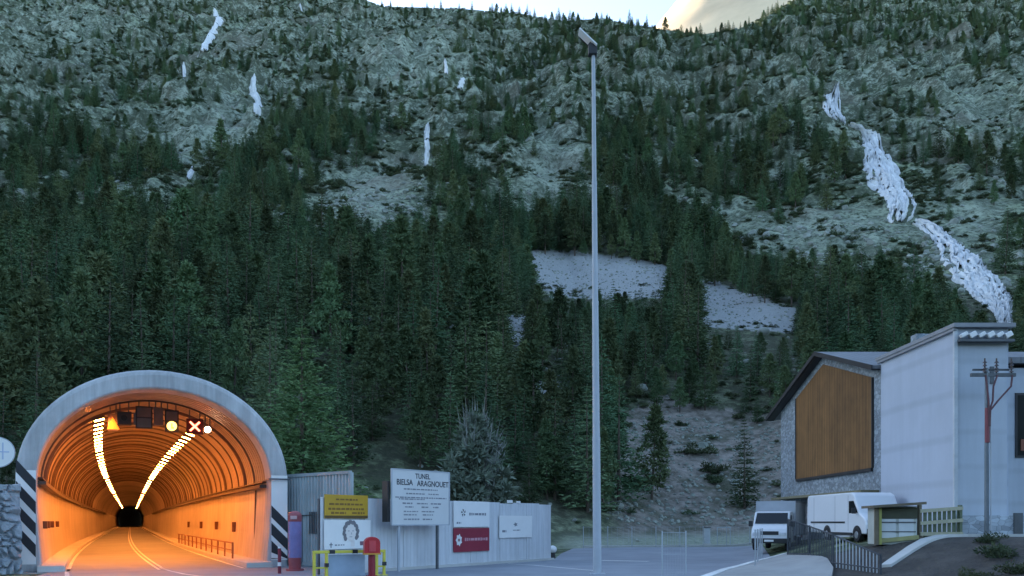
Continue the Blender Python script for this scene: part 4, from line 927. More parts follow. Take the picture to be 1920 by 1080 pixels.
# ------------------------------------------------------------------ frozen waterfalls on the mountain side
ice = mat('white_ice', (.62, .64, .65), .5, .10, .8, .3, col2=(.90, .90, .88), streak=.2)
def fall(pts, label, seed):
    """pts: (x, y, half width) down the fall"""
    rows = []; n = len(pts); rg = np.random.default_rng(seed)
    steps = []
    for i in range(n - 1):
        k = max(3, int(abs(pts[i + 1][1] - pts[i][1]) / 3))
        for j in range(k): steps.append([pts[i][q] + (pts[i + 1][q] - pts[i][q]) * j / k for q in range(3)])
    steps.append(list(pts[-1])); V = []; steps = [[a, b, c * 1.1] for a, b, c in steps]; cols = np.linspace(-1, 1, 13); prev = None; Yp = None
    for r, (x, y, hw) in enumerate(steps):
        X, Y, Z_ = seen(x, y)
        if Yp is not None: Y = Yp + (Y - Yp) * .6; X = (x - 960) / FP * Y
        Yp = Y; e = min(1, r / 2, (len(steps) - 1 - r) / 2)
        wl = hw * (.6 + .45 * rg.random() + .6 * abs(float(fbm(np.array(r * .21), np.array(seed * 3.), 3, seed)))) * (.35 + .65 * e); wr = hw * (.6 + .45 * rg.random() + .6 * abs(float(fbm(np.array(r * .23 + 9), np.array(seed * 5.), 3, seed + 1)))) * (.35 + .65 * e)
        for u in cols:
            xx_ = X + (wl if u < 0 else wr) * u / FP * Y; off = (1.15 * (1 - u * u) - .35) + 1.1 * float(fbm(np.array(u * 2.6 + seed), np.array(r * .3), 3, seed))
            V.append((xx_, Y - off * .7, terr(xx_, Y) + off * .8))
    V0 = V; V = []; F = []; c = len(cols); ns = len(steps); hwm = max(s_[2] for s_ in steps)
    if hwm > 12:                          # broad falls braid into several uneven strands
        Vg = np.array(V0).reshape(ns, c, 3); kk_ = 7; pad = np.concatenate([Vg[:1]] * 3 + [Vg] + [Vg[-1:]] * 3); Vg = sum(pad[q:q + ns] for q in range(kk_)) / kk_
        for k in range(13):
            u0_ = -.9 + 1.8 * (k + .4 * rg.normal()) / 12; a = int(rg.random() * ns * .5) if k % 4 else 0; b = ns - int(rg.random() * ns * .4) if k % 4 else ns
            if b - a < 6: continue
            base = len(V); m = 6; rr0 = np.arange(a, b); cen = u0_ + .40 * fbm(rr0 * .19 + k * 7., rr0 * 0. + k, 3, k); wd = (.17 + .20 * rg.random()) * (.45 + 1.1 * np.abs(fbm(rr0 * .17 + k * 3, rr0 * 0. + 5, 3, k + 2)))
            wd = wd * np.minimum(1, np.minimum(rr0 - a + .4, b - rr0) / 4.)
            for r, ce, w0 in zip(rr0, cen, wd):
                for v in np.linspace(-1, 1, m):
                    f_ = (np.clip(ce + w0 * v, -1.15, 1.15) + 1) / 2 * (c - 1); j = int(np.clip(math.floor(f_), 0, c - 2)); p_ = Vg[r, j] + (Vg[r, j + 1] - Vg[r, j]) * (f_ - j)
                    o_ = .9 * (1 - v * v) - .35 + .02 * k + .28 * rg.normal(); V.append((p_[0], p_[1] - o_ * .7, max(p_[2], terr(p_[0], p_[1])) + .1 + o_ * .7))
            F += [(base + i * m + j, base + (i + 1) * m + j, base + (i + 1) * m + j + 1, base + i * m + j + 1) for i in range(b - a - 1) for j in range(m - 1) if rg.random() > (.16 if j in (0, m - 2) else .03)]
    else:
        V = V0
    if not F: F = [(i * c + j, (i + 1) * c + j, (i + 1) * c + j + 1, i * c + j + 1) for i in range(len(steps) - 1) for j in range(c - 1)]
    tag(MB().add(V, F).build('frozen_waterfall', ice, smooth=True), label, 'waterfall')
FALLS = [([(402, 16, 5), (412, 40, 9), (400, 62, 7), (388, 82, 6), (372, 108, 7)], 'upper left white ice streak winding down high rock'),
         ([(347, 118, 3), (345, 148, 4)], 'short thin ice streak left below the winding streak'),
         ([(478, 142, 4), (472, 172, 8), (486, 196, 10), (478, 216, 6)], 'small broken ice fall between dark wooded patches'),
         ([(803, 234, 5), (800, 262, 6), (801, 286, 5), (797, 314, 4)], 'long thin vertical ice fall left of the lamp mast'),
         ([(834, 114, 4), (838, 142, 4)], 'tiny ice streak high above the thin vertical fall'),
         ([(872, 150, 4), (858, 170, 6)], 'tiny slanting ice patch right of the tiny ice streak'),
         ([(362, 318, 5), (352, 340, 7)], 'small ice patch low on the left slope above the forest'),
         ([(563, 8, 3), (566, 24, 4)], 'faint ice streak at the top edge of the slope'),
         ([(1572, 156, 4), (1560, 185, 10), (1560, 210, 17), (1574, 234, 20)], 'uppermost broad ice fall of the large right cascade'),
         ([(1588, 234, 7), (1622, 250, 9), (1640, 290, 22), (1652, 325, 32), (1676, 360, 26), (1690, 390, 26), (1686, 424, 26)], 'middle wide ice fall of the large right cascade'),
         ([(1706, 418, 6), (1745, 432, 11), (1782, 470, 26), (1812, 510, 36), (1848, 545, 34), (1878, 580, 18), (1890, 630, 7)], 'lowest long ice fall running down behind the white house')]
for i, (p_, l_) in enumerate(FALLS): fall(p_, l_, i + 1)

# ------------------------------------------------------------------ trees
def foliage_mat(name, c1, c2, rnd=.32): return mat(name, c1, .8, .2, 1.1, 0, col2=c2, spec=.15, rnd=rnd)
fol_fir = foliage_mat('fir_needles', (.052, .102, .054), (.105, .170, .086), .45)
fol_pine = foliage_mat('pine_needles', (.062, .108, .052), (.13, .175, .084), .5)
fol_light = foliage_mat('light_spruce_needles', (.075, .165, .07), (.15, .25, .105), .05)
fol_bush = foliage_mat('bush_leaves', (.050, .075, .040), (.10, .13, .068))
twig = mat('grey_twigs', (.13, .145, .13), .9, .25, 2, col2=(.21, .225, .20), rnd=.1)
bark = mat('bark', (.10, .078, .06), .9, .35, 4, .01)
def tris(P0, D, S, ln, wd):
    """slender kite-like needle sprays: base, direction, sideways vector, length, width"""
    a = P0 - S * (wd / 2)[:, None]; b = P0 + S * (wd / 2)[:, None]; c = P0 + D * ln[:, None]
    return np.stack([a, b, c], 1)
def norm(v): return v / np.maximum(np.linalg.norm(v, axis=1, keepdims=True), 1e-6)
def rnd_dir(rg, n): return norm(rg.normal(size=(n, 3)))
def spruce(seed, H=12., Rm=2.4, whorls=24, nb=8, npt=7, nt=3, droop=.3, power=.85, z0=.07, tuft=.62):
    rg = np.random.default_rng(seed); out = []
    for w in range(whorls):
        f = (w + rg.random() * .7) / whorls; z = H * (z0 + (1 - z0) * f * .985); rad = Rm * (1 - f) ** power * (1 + .1 * rg.normal()) + .12
        k = max(4, int(nb * (.55 + .45 * (1 - f)) + rg.integers(0, 2)))
        for b in range(k):
            a = 2 * math.pi * (b + rg.random() * .8) / k; l = rad * rg.uniform(.68, 1.16); d = np.array([math.cos(a), math.sin(a), 0]); s = np.array([-d[1], d[0], 0])
            m = max(3, int(npt * (.4 + .6 * l / Rm))); t = np.repeat(np.linspace(.22, 1, m), nt); n = len(t)
            p = np.outer(t * l, d); p[:, 2] = z - droop * l * t + .24 * l * t * t
            p = p + rg.normal(size=(n, 3)) * .07 * l
            sd = rg.choice([-1, 1], n) * rg.uniform(.2, 1.0, n)
            D = norm(d * 1.0 + s * sd[:, None] + np.array([0, 0, 1]) * rg.uniform(-.35, .4, n)[:, None])
            S = norm(np.cross(D, rnd_dir(rg, n)))
            ln = tuft * (.55 + .7 * rg.random(n)) * (.45 + .55 * (1 - f)) * (1.1 - .35 * t); out.append(tris(p, D, S, ln, ln * rg.uniform(.32, .5, n)))
    tp_ = np.array([[[-.06, 0, H * .95], [.06, 0, H * .95], [0, 0, H * 1.02]], [[0, -.06, H * .95], [0, .06, H * .95], [0, 0, H * 1.02]]]); out.append(tp_)
    return np.concatenate(out).reshape(-1, 3)
def pine(seed, H=11., Rm=2.5, clumps=70, per=52, base=.2):
    rg = np.random.default_rng(seed); out = []
    for i in range(clumps):
        f = (i + rg.random()) / clumps; z = H * (base + (1 - base) * f * .96); rad = Rm * (1 - f ** 1.7) * (.55 + .45 * min(1, f * 4)) * rg.uniform(.35, 1.05)
        a = rg.random() * 6.283; c = np.array([math.cos(a) * rad, math.sin(a) * rad, z]); r = rg.uniform(.42, .85) * (1.1 - .5 * f)
        D = rnd_dir(rg, per); D[:, 2] = D[:, 2] * .8 + .25; D = norm(D); p = c + D * (r * rg.random(per) ** .5)[:, None] * np.array([1, 1, .7]); S = norm(np.cross(D, rnd_dir(rg, per)))
        ln = rg.uniform(.25, .55, per); out.append(tris(p, D, S, ln, ln * rg.uniform(.35, .6, per)))
    return np.concatenate(out).reshape(-1, 3)
def bush(seed, n=420, r=1., flat=.75, ln0=.22):
    rg = np.random.default_rng(seed); c = rg.normal(size=(9, 3)) * [.42, .42, .25]; k = rg.integers(0, 9, n)
    D = rnd_dir(rg, n); D[:, 2] = np.abs(D[:, 2]) * .8 + .1; D = norm(D); p = c[k] * r + D * (rg.random(n) ** .5 * .52 * r)[:, None]; p[:, 2] = np.abs(p[:, 2]) * flat + .05
    S = norm(np.cross(D, rnd_dir(rg, n))); ln = rg.uniform(.7, 1.5, n) * ln0; return tris(p, D, S, ln, ln * rg.uniform(.4, .7, n)).reshape(-1, 3)
def twigs(seed, H=5.5, R_=2.2, n=900):
    rg = np.random.default_rng(seed); out = []
    for s in range(26):
        a = rg.random() * 6.283; q = rg.random() ** .6; tip = np.array([math.cos(a) * R_ * q, math.sin(a) * R_ * q, H * (.55 + .5 * math.sqrt(max(0, 1 - q * q)) * rg.uniform(.75, 1.0))])
        b0_ = np.array([rg.normal() * .25, rg.normal() * .25, 0]); m = n // 26
        t = rg.uniform(.2, 1, m); p = b0_ + (tip - b0_) * t[:, None] + rg.normal(size=(m, 3)) * .12
        D = norm((tip - b0_)[None] / H * .8 + rg.normal(size=(m, 3)) * .45 + [0, 0, .35]); S = norm(np.cross(D, rnd_dir(rg, m))); ln = rg.uniform(.4, .95, m)
        out.append(tris(p, D, S, ln, np.full(m, .04) + rg.random(m) * .04))
        t = np.linspace(0, .95, 6); pp = b0_ + (tip - b0_) * t[:, None]; D = norm(np.repeat((tip - b0_)[None], 6, 0)); S = norm(np.cross(D, rnd_dir(rg, 6))); out.append(tris(pp, D, S, np.full(6, np.linalg.norm(tip - b0_) / 5), np.full(6, .09)))
    return np.concatenate(out).reshape(-1, 3)
def trimesh(name, v, m):
    o = npmesh(name, v, np.arange(len(v)).reshape(-1, 3), m); me = o.data; bpy.data.objects.remove(o); return me
KINDS = []                                # crown mesh, nominal height, trunk radius, words, category name
def kind(me, H, r, words, nm): KINDS.append((me, H, r, words, nm))
kind(trimesh('crown', spruce(1, 12, 2.2), fol_fir), 12, .17, 'pointed dark spruce', 'spruce_tree')
kind(trimesh('crown', spruce(2, 12, 2.9, 22, 9, 7, 3, .36), fol_fir), 12, .19, 'broad dark spruce', 'spruce_tree')
kind(trimesh('crown', spruce(3, 12, 1.7, 26, 7, 6, 3, .22, .75), fol_fir), 12, .15, 'narrow dark fir', 'fir_tree')
kind(trimesh('crown', pine(4), fol_pine), 11, .18, 'rounded bushy pine', 'pine_tree')
kind(trimesh('crown', pine(5, 11, 2.1, 64, 54, .14), fol_pine), 11, .17, 'upright shaggy pine', 'pine_tree')
kind(trimesh('crown', spruce(6, 12, 2.5, 20, 8, 7, 3, .1, .62, .1, .72), fol_pine), 12, .18, 'full green pine', 'pine_tree')
TRUNKS = []
for me, H, r, *_ in KINDS:
    o = MB().cyl((0, 0, -.6), (.03, 0, H * .5), r, r * .55, 9).cyl((.03, 0, H * .5), (0, 0, H * .96), r * .55, .02, 7).build('trunk', bark); TRUNKS.append(o.data); bpy.data.objects.remove(o)

def terr_v(X, Y):
    a = np.degrees(np.arctan2(X, Y)); r = np.clip(np.hypot(X, Y), rr[0], rr[-2])
    i = np.clip(np.searchsorted(deg, a) - 1, 0, len(deg) - 2); j = np.clip(np.searchsorted(rr, r) - 1, 0, len(rr) - 2)
    s = (a - deg[i]) / (deg[i + 1] - deg[i]); t = (r - rr[j]) / (rr[j + 1] - rr[j])
    return (Z[i, j] * (1 - t) + Z[i, j + 1] * t) * (1 - s) + (Z[i + 1, j] * (1 - t) + Z[i + 1, j + 1] * t) * s
def ray_top(X, Y):                        # highest land seen before this place, as a slope
    a = np.degrees(np.arctan2(X, Y)); r = np.hypot(X, Y); i = np.clip(np.searchsorted(deg, a) - 1, 0, len(deg) - 2); j = np.clip(np.searchsorted(rr, r) - 2, 0, len(rr) - 2)
    return EMAX[i, j]
def thin(X, Y, d):
    """drop points nearer than d to one kept before"""
    cells = {}; keep = []
    for k in range(len(X)):
        dd = d[k]; cx_, cy_ = int(X[k] // 6), int(Y[k] // 6); ok = True
        for a in (-1, 0, 1):
            for b in (-1, 0, 1):
                for q in cells.get((cx_ + a, cy_ + b), ()):
                    if (X[q] - X[k]) ** 2 + (Y[q] - Y[k]) ** 2 < dd * dd: ok = False; break
                if not ok: break
            if not ok: break
        if ok: cells.setdefault((cx_, cy_), []).append(k); keep.append(k)
    return np.array(keep, int)
def scatter_pts(rng, n, r0, r1, half=33.5):
    r = np.sqrt(rng.uniform(r0 * r0, r1 * r1, n)); a = np.radians(rng.uniform(-half, half, n)); return np.sin(a) * r, np.cos(a) * r
foot_of = lambda X: np.interp(X, [-300, -60, -30, -16, -4, 6, 14, 30, 60, 300], [50, 48, 46, 50, 56, 62, 69, 68, 66, 66])
def free(X, Y):
    ta = X * AX.x + Y * AX.y; tu = X * NX.x + Y * NX.y - .5
    ok = ~((ta < 100) & (np.abs(tu) < 6.6) & (terr_v(X, Y) < 11)) & ~((X > 13.5) & (Y < 66)) & (Y - foot_of(X) > 1.0)
    return ok
CLEAR = [[(992, 470), (1060, 474), (1232, 494), (1252, 510), (1240, 548), (1196, 532), (1130, 528), (1090, 548), (1004, 528)], [(1312, 524), (1420, 560), (1488, 582), (1486, 612), (1400, 606), (1326, 600)],
         [(948, 590), (985, 592), (982, 640), (958, 640)], [(1005, 720), (1100, 716), (1040, 730), (1015, 775)],
         [(1365, 420), (1560, 400), (1740, 415), (1700, 450), (1500, 450), (1400, 460)], [(600, 320), (760, 330), (745, 400), (700, 400)]]
FALLP = [[(x - w - 3, y) for x, y, w in p_] + [(x + w + 3, y) for x, y, w in p_[::-1]] for p_, _ in FALLS]
rgt = np.random.default_rng(77)
X1, Y1 = scatter_pts(rgt, 12500, 46, 330); X2, Y2 = scatter_pts(rgt, 24000, 290, 960)
X = np.concatenate([X1, X2]); Y = np.concatenate([Y1, Y2]); near_set = np.arange(len(X)) < len(X1)
g = free(X, Y); X, Y, near_set = X[g], Y[g], near_set[g]
ZT = terr_v(X, Y) ; px = 960 + FP * X / Y; py = HY - FP * (ZT - HC) / Y
pw = wooded(px, py - np.minimum(34, 5000 / Y), X, Y) * np.where(near_set, 1, 1.8)
pw = np.minimum(pw, 1); low = np.where((py > forest_foot(px)), 0, 1)
keep = (rgt.random(len(X)) < pw) & (low > 0)
keep &= (HY - py) / FP > ray_top(X, Y) - 16 / np.maximum(Y, 1)
X, Y, ZT, px, py = X[keep], Y[keep], ZT[keep], px[keep], py[keep]
kd = rgt.choice(6, len(X), p=[.15, .13, .12, .22, .22, .16])
Hn = np.array([k[1] for k in KINDS])[kd]
HH = np.clip(rgt.normal(10.3, 2.7, len(X)), 4.5, 16.) * np.where(Y < 62, .62, 1) * (.86 + .22 * perlin(X / 21, Y / 21, 91)) * np.where(Y > 300, .72, 1)
HH = HH * np.where((px > 1140) & (px < 1500) & (Y < 110), .62, 1)
def covers(HH):                           # would the tree stand in front of open ground or ice that the place shows bare?
    bad = np.zeros(len(X), bool); dice = np.random.default_rng(3).random(len(X)) < .8
    for f in (1.0, .85, .6, .35, .1):
        yy = py - f * HH * FP / Y; hwpx = (1 - f) * 1.7 * HH / 10 * FP / Y
        for dx in (-1, 0, 1):
            for pl in CLEAR[:4] + FALLP: bad |= inpoly(px + dx * hwpx, yy, pl)
            for pl in CLEAR[4:]: bad |= inpoly(px + dx * hwpx, yy, pl) & dice
    return bad
bad = covers(HH)
for q in (.72, .5):
    b2_ = covers(HH * q); HH = np.where(bad & ~b2_, HH * q, HH); bad = bad & b2_
ok = np.where(~bad)[0]; X, Y, ZT, px, py, kd, Hn, HH = (q[ok] for q in (X, Y, ZT, px, py, kd, Hn, HH))
sp_ = (np.hypot(X + 14.8, (Y - 60) * .45) > 3.6) | (Y > 68); X, Y, ZT, px, py, kd, Hn, HH = (q[sp_] for q in (X, Y, ZT, px, py, kd, Hn, HH))
k_ = thin(X, Y, np.where(Y < 330, 2.3, 2.3)); X, Y, ZT, px, py, kd, Hn, HH = (q[k_] for q in (X, Y, ZT, px, py, kd, Hn, HH))

# hand-placed trees the photograph singles out: (x, top row, distance, height, kind, label)
SPECIAL = [(1286, 462, 150, None, 2, 'slim dark fir standing between the two grey scree patches'), (1396, 778, 78, None, 0, 'lone small spruce on the bare slope left of house'), (1222, 755, 80, None, 4, 'dark bushy pine at the left edge of bare slope'),
           (1040, 735, 72, None, 5, 'full dark pine right behind the lamp mast, left side'), (1160, 700, 76, None, 1, 'broad dark spruce just right of the lamp mast')]
sx, sy, sz, sh, sk, sl = [], [], [], [], [], []
for x, yt, D, h_, k, l in SPECIAL:
    xx_ = (x - 960) / FP * D; zz_ = terr(xx_, D); sx.append(xx_); sy.append(D); sz.append(zz_); sh.append(HC + (HY - yt) / FP * D - zz_); sk.append(k); sl.append(l)
# choose the 300 trees that show largest: near to far over a coarse picture, the nearer hiding the farther
W4, H4 = 480, 270; cov = np.zeros((H4, W4), bool)
yy_, xx_ = np.mgrid[0:H4, 0:W4]; cx4, cy4 = xx_ * 4 + 2, yy_ * 4 + 2
for pl in ([(22, 1080), (24, 870), (90, 760), (200, 700), (300, 688), (420, 715), (510, 800), (537, 880), (540, 885), (657, 900), (660, 925), (732, 925), (732, 880), (842, 888), (850, 940), (1033, 950), (1033, 1080)], [(1455, 775), (1550, 655), (1650, 665), (1800, 615), (1920, 620), (1920, 1080), (1465, 1080)]):
    cov |= inpoly(cx4, cy4, pl)
order = np.argsort(Y); vis = np.zeros(len(X))
for k in order:
    x4, yb, yt = px[k] / 4, py[k] / 4, (py[k] - HH[k] * FP / Y[k]) / 4; hw = HH[k] * .2 * FP / Y[k] / 4
    y0, y1 = max(0, int(yt)), min(H4 - 1, int(yb))
    for y_ in range(y0, y1 + 1):
        q = hw * min(1, (y_ - yt + .5) / max(yb - yt, 1) * 1.25); a, b = max(0, int(round(x4 - q))), min(W4, int(round(x4 + q)) + 1)
        if b > a: s_ = cov[y_, a:b]; vis[k] += (b - a) - s_.sum(); s_[:] = True
n_single = 300 - len(SPECIAL) - 2
solo = np.argsort(-vis)[:n_single]; is_solo = np.zeros(len(X), bool); is_solo[solo] = True
PRO = {}
def plant(k, x, y, z, h, rz, label, group=None):
    me, H, r, words, nm = KINDS[k]; s = h / H
    if k not in PRO:
        t = thing(nm, (0, 0, 0), 0, label, 'tree'); c = bpy.data.objects.new('crown', me); u = bpy.data.objects.new('trunk', TRUNKS[k])
        for o in (c, u): COL.objects.link(o); o.parent = t
        PRO[k] = (t, c, u)
    else:
        t0, c0, u0 = PRO[k]; t = t0.copy(); COL.objects.link(t)
        for o in (c0, u0): d = o.copy(); COL.objects.link(d); d.parent = t
    t.location = (x, y, z); t.rotation_euler = (RNG.normal() * .02, RNG.normal() * .02, rz); wd_ = s * RNG.uniform(.9, 1.15); t.scale = (wd_, wd_, s); tag(t, label, 'tree')
    if group: t['group'] = group
    elif 'group' in t: del t['group']
    return t
for a in zip(sk, sx, sy, sz, sh, sl): plant(a[0], a[1], a[2], a[3] - .1, a[4], RNG.random() * 6, a[5])
def zone(x, y):
    if y < 430 and x < 1000: return 'on the rocky slope above the forest'
    if x < 330: return 'in the wood above the tunnel portal' if y > 560 else 'high in the wood left of the scree'
    if x < 640: return 'in the wood right behind the portal arch' if y > 600 else 'high in the wood left of the scree'
    if x < 1000: return 'in the wood above the white boards' if y > 640 else 'in the middle wood left of the scree'
    if x < 1130: return 'left of the mast below the grey scree' if y > 520 else 'in the belt above the grey scree'
    if x < 1500: return 'below the grey scree right of mast' if y > 560 else 'in the belt above the grey scree'
    return 'on the slope behind the stone house'
for k in solo:
    h = HH[k]; size = 'tall' if h > 11.5 else 'small' if h < 8 else 'medium'
    lab = '%s %s %s' % (size, KINDS[kd[k]][3], zone(px[k], py[k] - h * .5 * FP / Y[k]))
    plant(kd[k], X[k], Y[k], ZT[k] - .15, h, RNG.random() * 6.28, lab, lab)
# the light green spruce beside the portal and the grey leafless bush behind the boards
D = 60.; x_ = (566 - 960) / FP * D; z_ = terr(x_, D); h = HC + (HY - 598) / FP * D - z_
t = thing('spruce_tree', (x_, D, z_ - .1), .6, 'large light green spruce with layered boughs right of the portal', 'tree')
c = bpy.data.objects.new('crown', trimesh('crown', spruce(41, h, 4.5, 30, 11, 12, 4, .34, .82, .04, .66), fol_light)); COL.objects.link(c); c.parent = t
MB().cyl((0, 0, -.6), (0, 0, h * .97), .24, .02, 10).build('trunk', bark, t)
D = 53.; x_ = (890 - 960) / FP * D; z_ = terr(x_, D); h = HC + (HY - 772) / FP * D - z_
t = thing('tall_bush', (x_, D, z_ - .1), 0, 'tall grey green bush behind the crimson board', 'bush')
c = bpy.data.objects.new('twigs', trimesh('twigs', twigs(8, h, 2.0, 1500), twig)); COL.objects.link(c); c.parent = t
c = bpy.data.objects.new('foliage', trimesh('foliage', pine(61, h * .99, 3.1, 150, 60, .03), mat('grey_green_leaves', (.14, .18, .135), .9, .25, 1.3, col2=(.24, .28, .21), spec=.15))); COL.objects.link(c); c.parent = t

# everything nobody could count: scattered by geometry nodes from the trees, bushes and stones built above
def scatter(name, P_, rot, scl, idx, sources):
    me = bpy.data.meshes.new(name); me.vertices.add(len(P_)); me.vertices.foreach_set('co', np.asarray(P_, np.float32).ravel())
    a = me.attributes.new('turn', 'FLOAT_VECTOR', 'POINT'); a.data.foreach_set('vector', np.asarray(rot, np.float32).ravel())
    a = me.attributes.new('size', 'FLOAT_VECTOR', 'POINT'); a.data.foreach_set('vector', np.asarray(scl, np.float32).ravel())
    a = me.attributes.new('pick', 'INT', 'POINT'); a.data.foreach_set('value', np.asarray(idx, np.int32))
    o = bpy.data.objects.new(name, me); COL.objects.link(o)
    ng = bpy.data.node_groups.new(name, 'GeometryNodeTree'); ng.interface.new_socket('Geometry', in_out='INPUT', socket_type='NodeSocketGeometry'); ng.interface.new_socket('Geometry', in_out='OUTPUT', socket_type='NodeSocketGeometry')
    N = ng.nodes; gi = N.new('NodeGroupInput'); go = N.new('NodeGroupOutput'); ip = N.new('GeometryNodeInstanceOnPoints'); jn = N.new('GeometryNodeJoinGeometry')
    for s in sources:
        oi = N.new('GeometryNodeObjectInfo'); oi.inputs['Object'].default_value = s; oi.inputs['As Instance'].default_value = True; ng.links.new(oi.outputs['Geometry'], jn.inputs[0])
    def na_(k, ty): n = N.new('GeometryNodeInputNamedAttribute'); n.data_type = ty; n.inputs['Name'].default_value = k; return n.outputs['Attribute']
    ng.links.new(gi.outputs[0], ip.inputs['Points']); ng.links.new(jn.outputs[0], ip.inputs['Instance']); ip.inputs['Pick Instance'].default_value = True
    ng.links.new(na_('pick', 'INT'), ip.inputs['Instance Index']); ng.links.new(na_('turn', 'FLOAT_VECTOR'), ip.inputs['Rotation']); ng.links.new(na_('size', 'FLOAT_VECTOR'), ip.inputs['Scale'])
    ng.links.new(ip.outputs[0], go.inputs[0]); md = o.modifiers.new('scatter', 'NODES'); md.node_group = ng; o['kind'] = 'stuff'; return o
# picking is by list order whatever the join order is, so sizes use the mean nominal height of the crowns
r_ = ~is_solo; n = int(r_.sum()); rg = np.random.default_rng(6)
s_ = HH[r_] / 11.7; w_ = s_ * rg.uniform(.9, 1.25, n)
for k in range(6):
    if k not in PRO: plant(k, -30 + k, 90, terr(-30 + k, 90), 9, 0, 'dark tree in the wood left of the portal', 'spare')
scatter('conifer_forest', np.stack([X[r_], Y[r_], ZT[r_] - .2], 1), np.stack([rg.normal(0, .02, n), rg.normal(0, .02, n), rg.uniform(0, 6.28, n)], 1), np.stack([w_, w_, s_], 1), kd[r_], [PRO[k][1] for k in range(6)])
# low scrub
def solo_bush(px_, py_, r, label, seed):
    X_, Y_, Z_ = seen(px_, py_); o = npmesh('shrub', bush(seed, 900, 1., .8, .16), np.arange(2700).reshape(-1, 3), fol_bush); o.location = (X_, Y_, Z_ - .1); o.scale = (r, r, r); return tag(o, label, 'shrub')
b1 = solo_bush(1300, 850, 1.5, 'low dark shrub on the bare slope left of spruce', 3); b2 = solo_bush(1332, 884, 1.3, 'low spreading shrub below the lone small spruce', 4)
b3 = solo_bush(1190, 905, 1.4, 'low green shrub at the foot of slope right of mast', 5)
for i, (sx_, sy_, r, l) in enumerate(((14.9, 27.5, .55, 'small dry shrub on the dark earth bank, lower left one'), (16.6, 29.0, .7, 'bushy dark shrub on the earth bank at lower right'), (17.3, 30.8, .5, 'small shrub near the stone plinth on the bank'), (15.9, 26.6, .6, 'dark shrub at the bottom right corner of the photo'))):
    o = npmesh('shrub', bush(20 + i, 900, 1., .8, .14), np.arange(2700).reshape(-1, 3), fol_bush); o.location = (sx_, sy_, terr(sx_, sy_) - .08); o.scale = (r,) * 3; tag(o, l, 'shrub')
Xa, Ya = scatter_pts(rg, 15000, 62, 300); Xb, Yb = scatter_pts(rg, 60000, 220, 900); Xs = np.concatenate([Xa, Xb]); Ys = np.concatenate([Ya, Yb])
g = free(Xs, Ys); Xs, Ys = Xs[g], Ys[g]; Zs = terr_v(Xs, Ys); ps = 960 + FP * Xs / Ys; qs = HY - FP * (Zs - HC) / Ys
dn = np.clip(.36 + 1.3 * fbm(Xs / 14, Ys / 20, 3, 61) - .45 * np.clip(blobs(ps, qs, BARE), 0, 1), .02, 1); dn = np.where((qs > forest_foot(ps)), .14 + .3 * (fbm(Xs / 6, Ys / 6, 2, 62) > .12), dn)
kp_ = (rg.random(len(Xs)) < dn) & ((HY - qs) / FP > ray_top(Xs, Ys) - 2.5 / Ys)
for pl in CLEAR[:4] + FALLP: kp_ &= ~inpoly(ps, qs, pl)
kp_ &= ~((ps > 1040) & (qs > 985))
Xs, Ys, Zs = Xs[kp_], Ys[kp_], Zs[kp_]; n = len(Xs); s_ = rg.uniform(.5, 1.5, n) * np.where(Ys > 200, 1.2, .62); 
scatter('scrub', np.stack([Xs, Ys, Zs - .1 * s_], 1), np.stack([np.zeros(n), np.zeros(n), rg.uniform(0, 6.28, n)], 1), np.stack([s_, s_, s_ * rg.uniform(.7, 1.1, n)], 1), rg.integers(0, 2, n), [b1, b2])
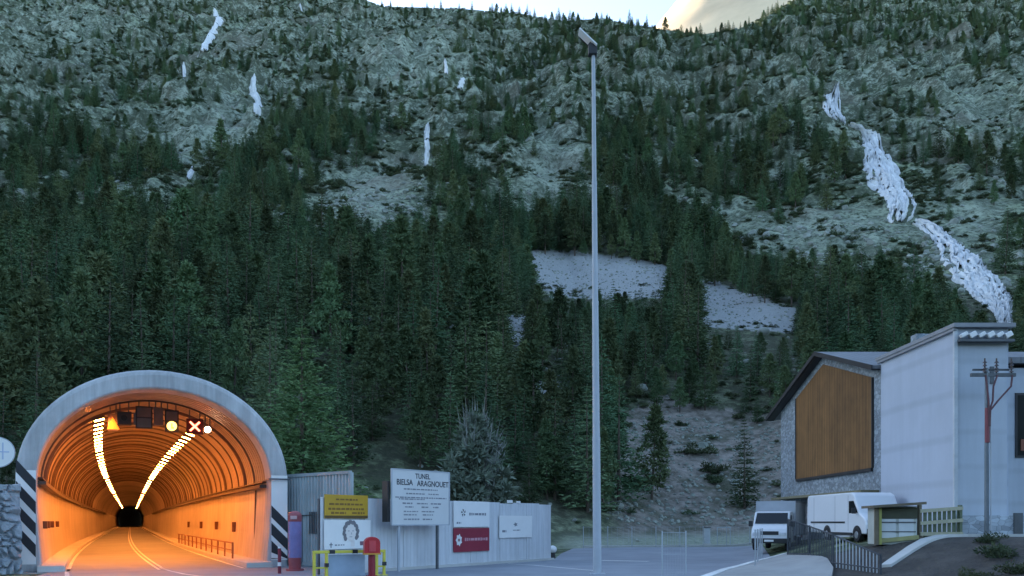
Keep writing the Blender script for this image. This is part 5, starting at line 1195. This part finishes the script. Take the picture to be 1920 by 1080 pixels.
# boulders and stones
rockm = mat('boulder_rock', (.25, .275, .24), .95, .3, 1.2, .05, rnd=.22)
def boulder(seed):
    rg_ = np.random.default_rng(seed); mb = MB().ball((0, 0, 0), 1, (1, .8, .62), 18, 12, -.999, .999); v = np.array(mb.v); pl_ = rnd_dir(rg_, 16); d_ = rg_.uniform(.5, .85, 16)
    for a, b in zip(pl_, d_): k = v @ a - b; v = v - np.where(k > 0, k, 0)[:, None] * a
    mb.v = [tuple(q) for q in v]; return mb
def solo_rock(px_, py_, r, label, seed):
    X_, Y_, Z_ = seen(px_, py_); o = boulder(seed).build('boulder', rockm); o.location = (X_, Y_, Z_ + .1 * r); o.scale = (r,) * 3; o.rotation_euler = (0, 0, seed); return tag(o, label, 'rock')
k1 = solo_rock(1318, 838, .8, 'pale flat boulder in the middle of the bare slope', 1); k2 = solo_rock(1378, 905, .6, 'pale angular boulder low on bare slope near house', 2); k3 = solo_rock(1162, 950, .55, 'pale boulder at the slope foot right of the mast', 3)
Xa, Ya = scatter_pts(rg, 9000, 62, 130, 20); Xb, Yb = scatter_pts(rg, 12000, 130, 240); Xc, Yc = scatter_pts(rg, 26000, 220, 900); Xs = np.concatenate([Xa, Xb, Xc]); Ys = np.concatenate([Ya, Yb, Yc])
g = free(Xs, Ys); Xs, Ys = Xs[g], Ys[g]; Zs = terr_v(Xs, Ys); ps = 960 + FP * Xs / Ys; qs = HY - FP * (Zs - HC) / Ys
br = np.clip(blobs(ps, qs, BARE), 0, 1); scm = np.zeros(len(Xs), bool)
for s in SCREE: scm |= inpoly(ps, qs, s)
foot = (qs > forest_foot(ps)) & (ps > 1120) & (qs < 985)
dn = np.where(foot, .8, np.where(scm, .8, np.where(qs > forest_edge(ps), .02, .1 + .5 * br + .25 * (fbm(Xs / 15, Ys / 20, 2, 88) > .15))))
kp_ = (rg.random(len(Xs)) < dn) & ((HY - qs) / FP > ray_top(Xs, Ys) - 1.5 / Ys); Xs, Ys, Zs, scm, foot = Xs[kp_], Ys[kp_], Zs[kp_], scm[kp_], foot[kp_]; n = len(Xs)
s_ = rg.gamma(2., .5, n) * np.where(scm, .16, np.where(foot, .17, .55)) + .1; s_ = np.minimum(s_, np.where(foot, .42, np.where(scm, .4, 1.6))); s_ = np.minimum(s_, np.where(Ys < 110, .3, 9))
scatter('scattered_stones', np.stack([Xs, Ys, Zs + .1 * s_], 1), np.stack([rg.normal(0, .3, n), rg.normal(0, .3, n), rg.uniform(0, 6.28, n)], 1), np.stack([s_, s_, s_], 1), rg.integers(0, 3, n), [k1, k2, k3])
print('trees', len(X), 'solo', len(solo))
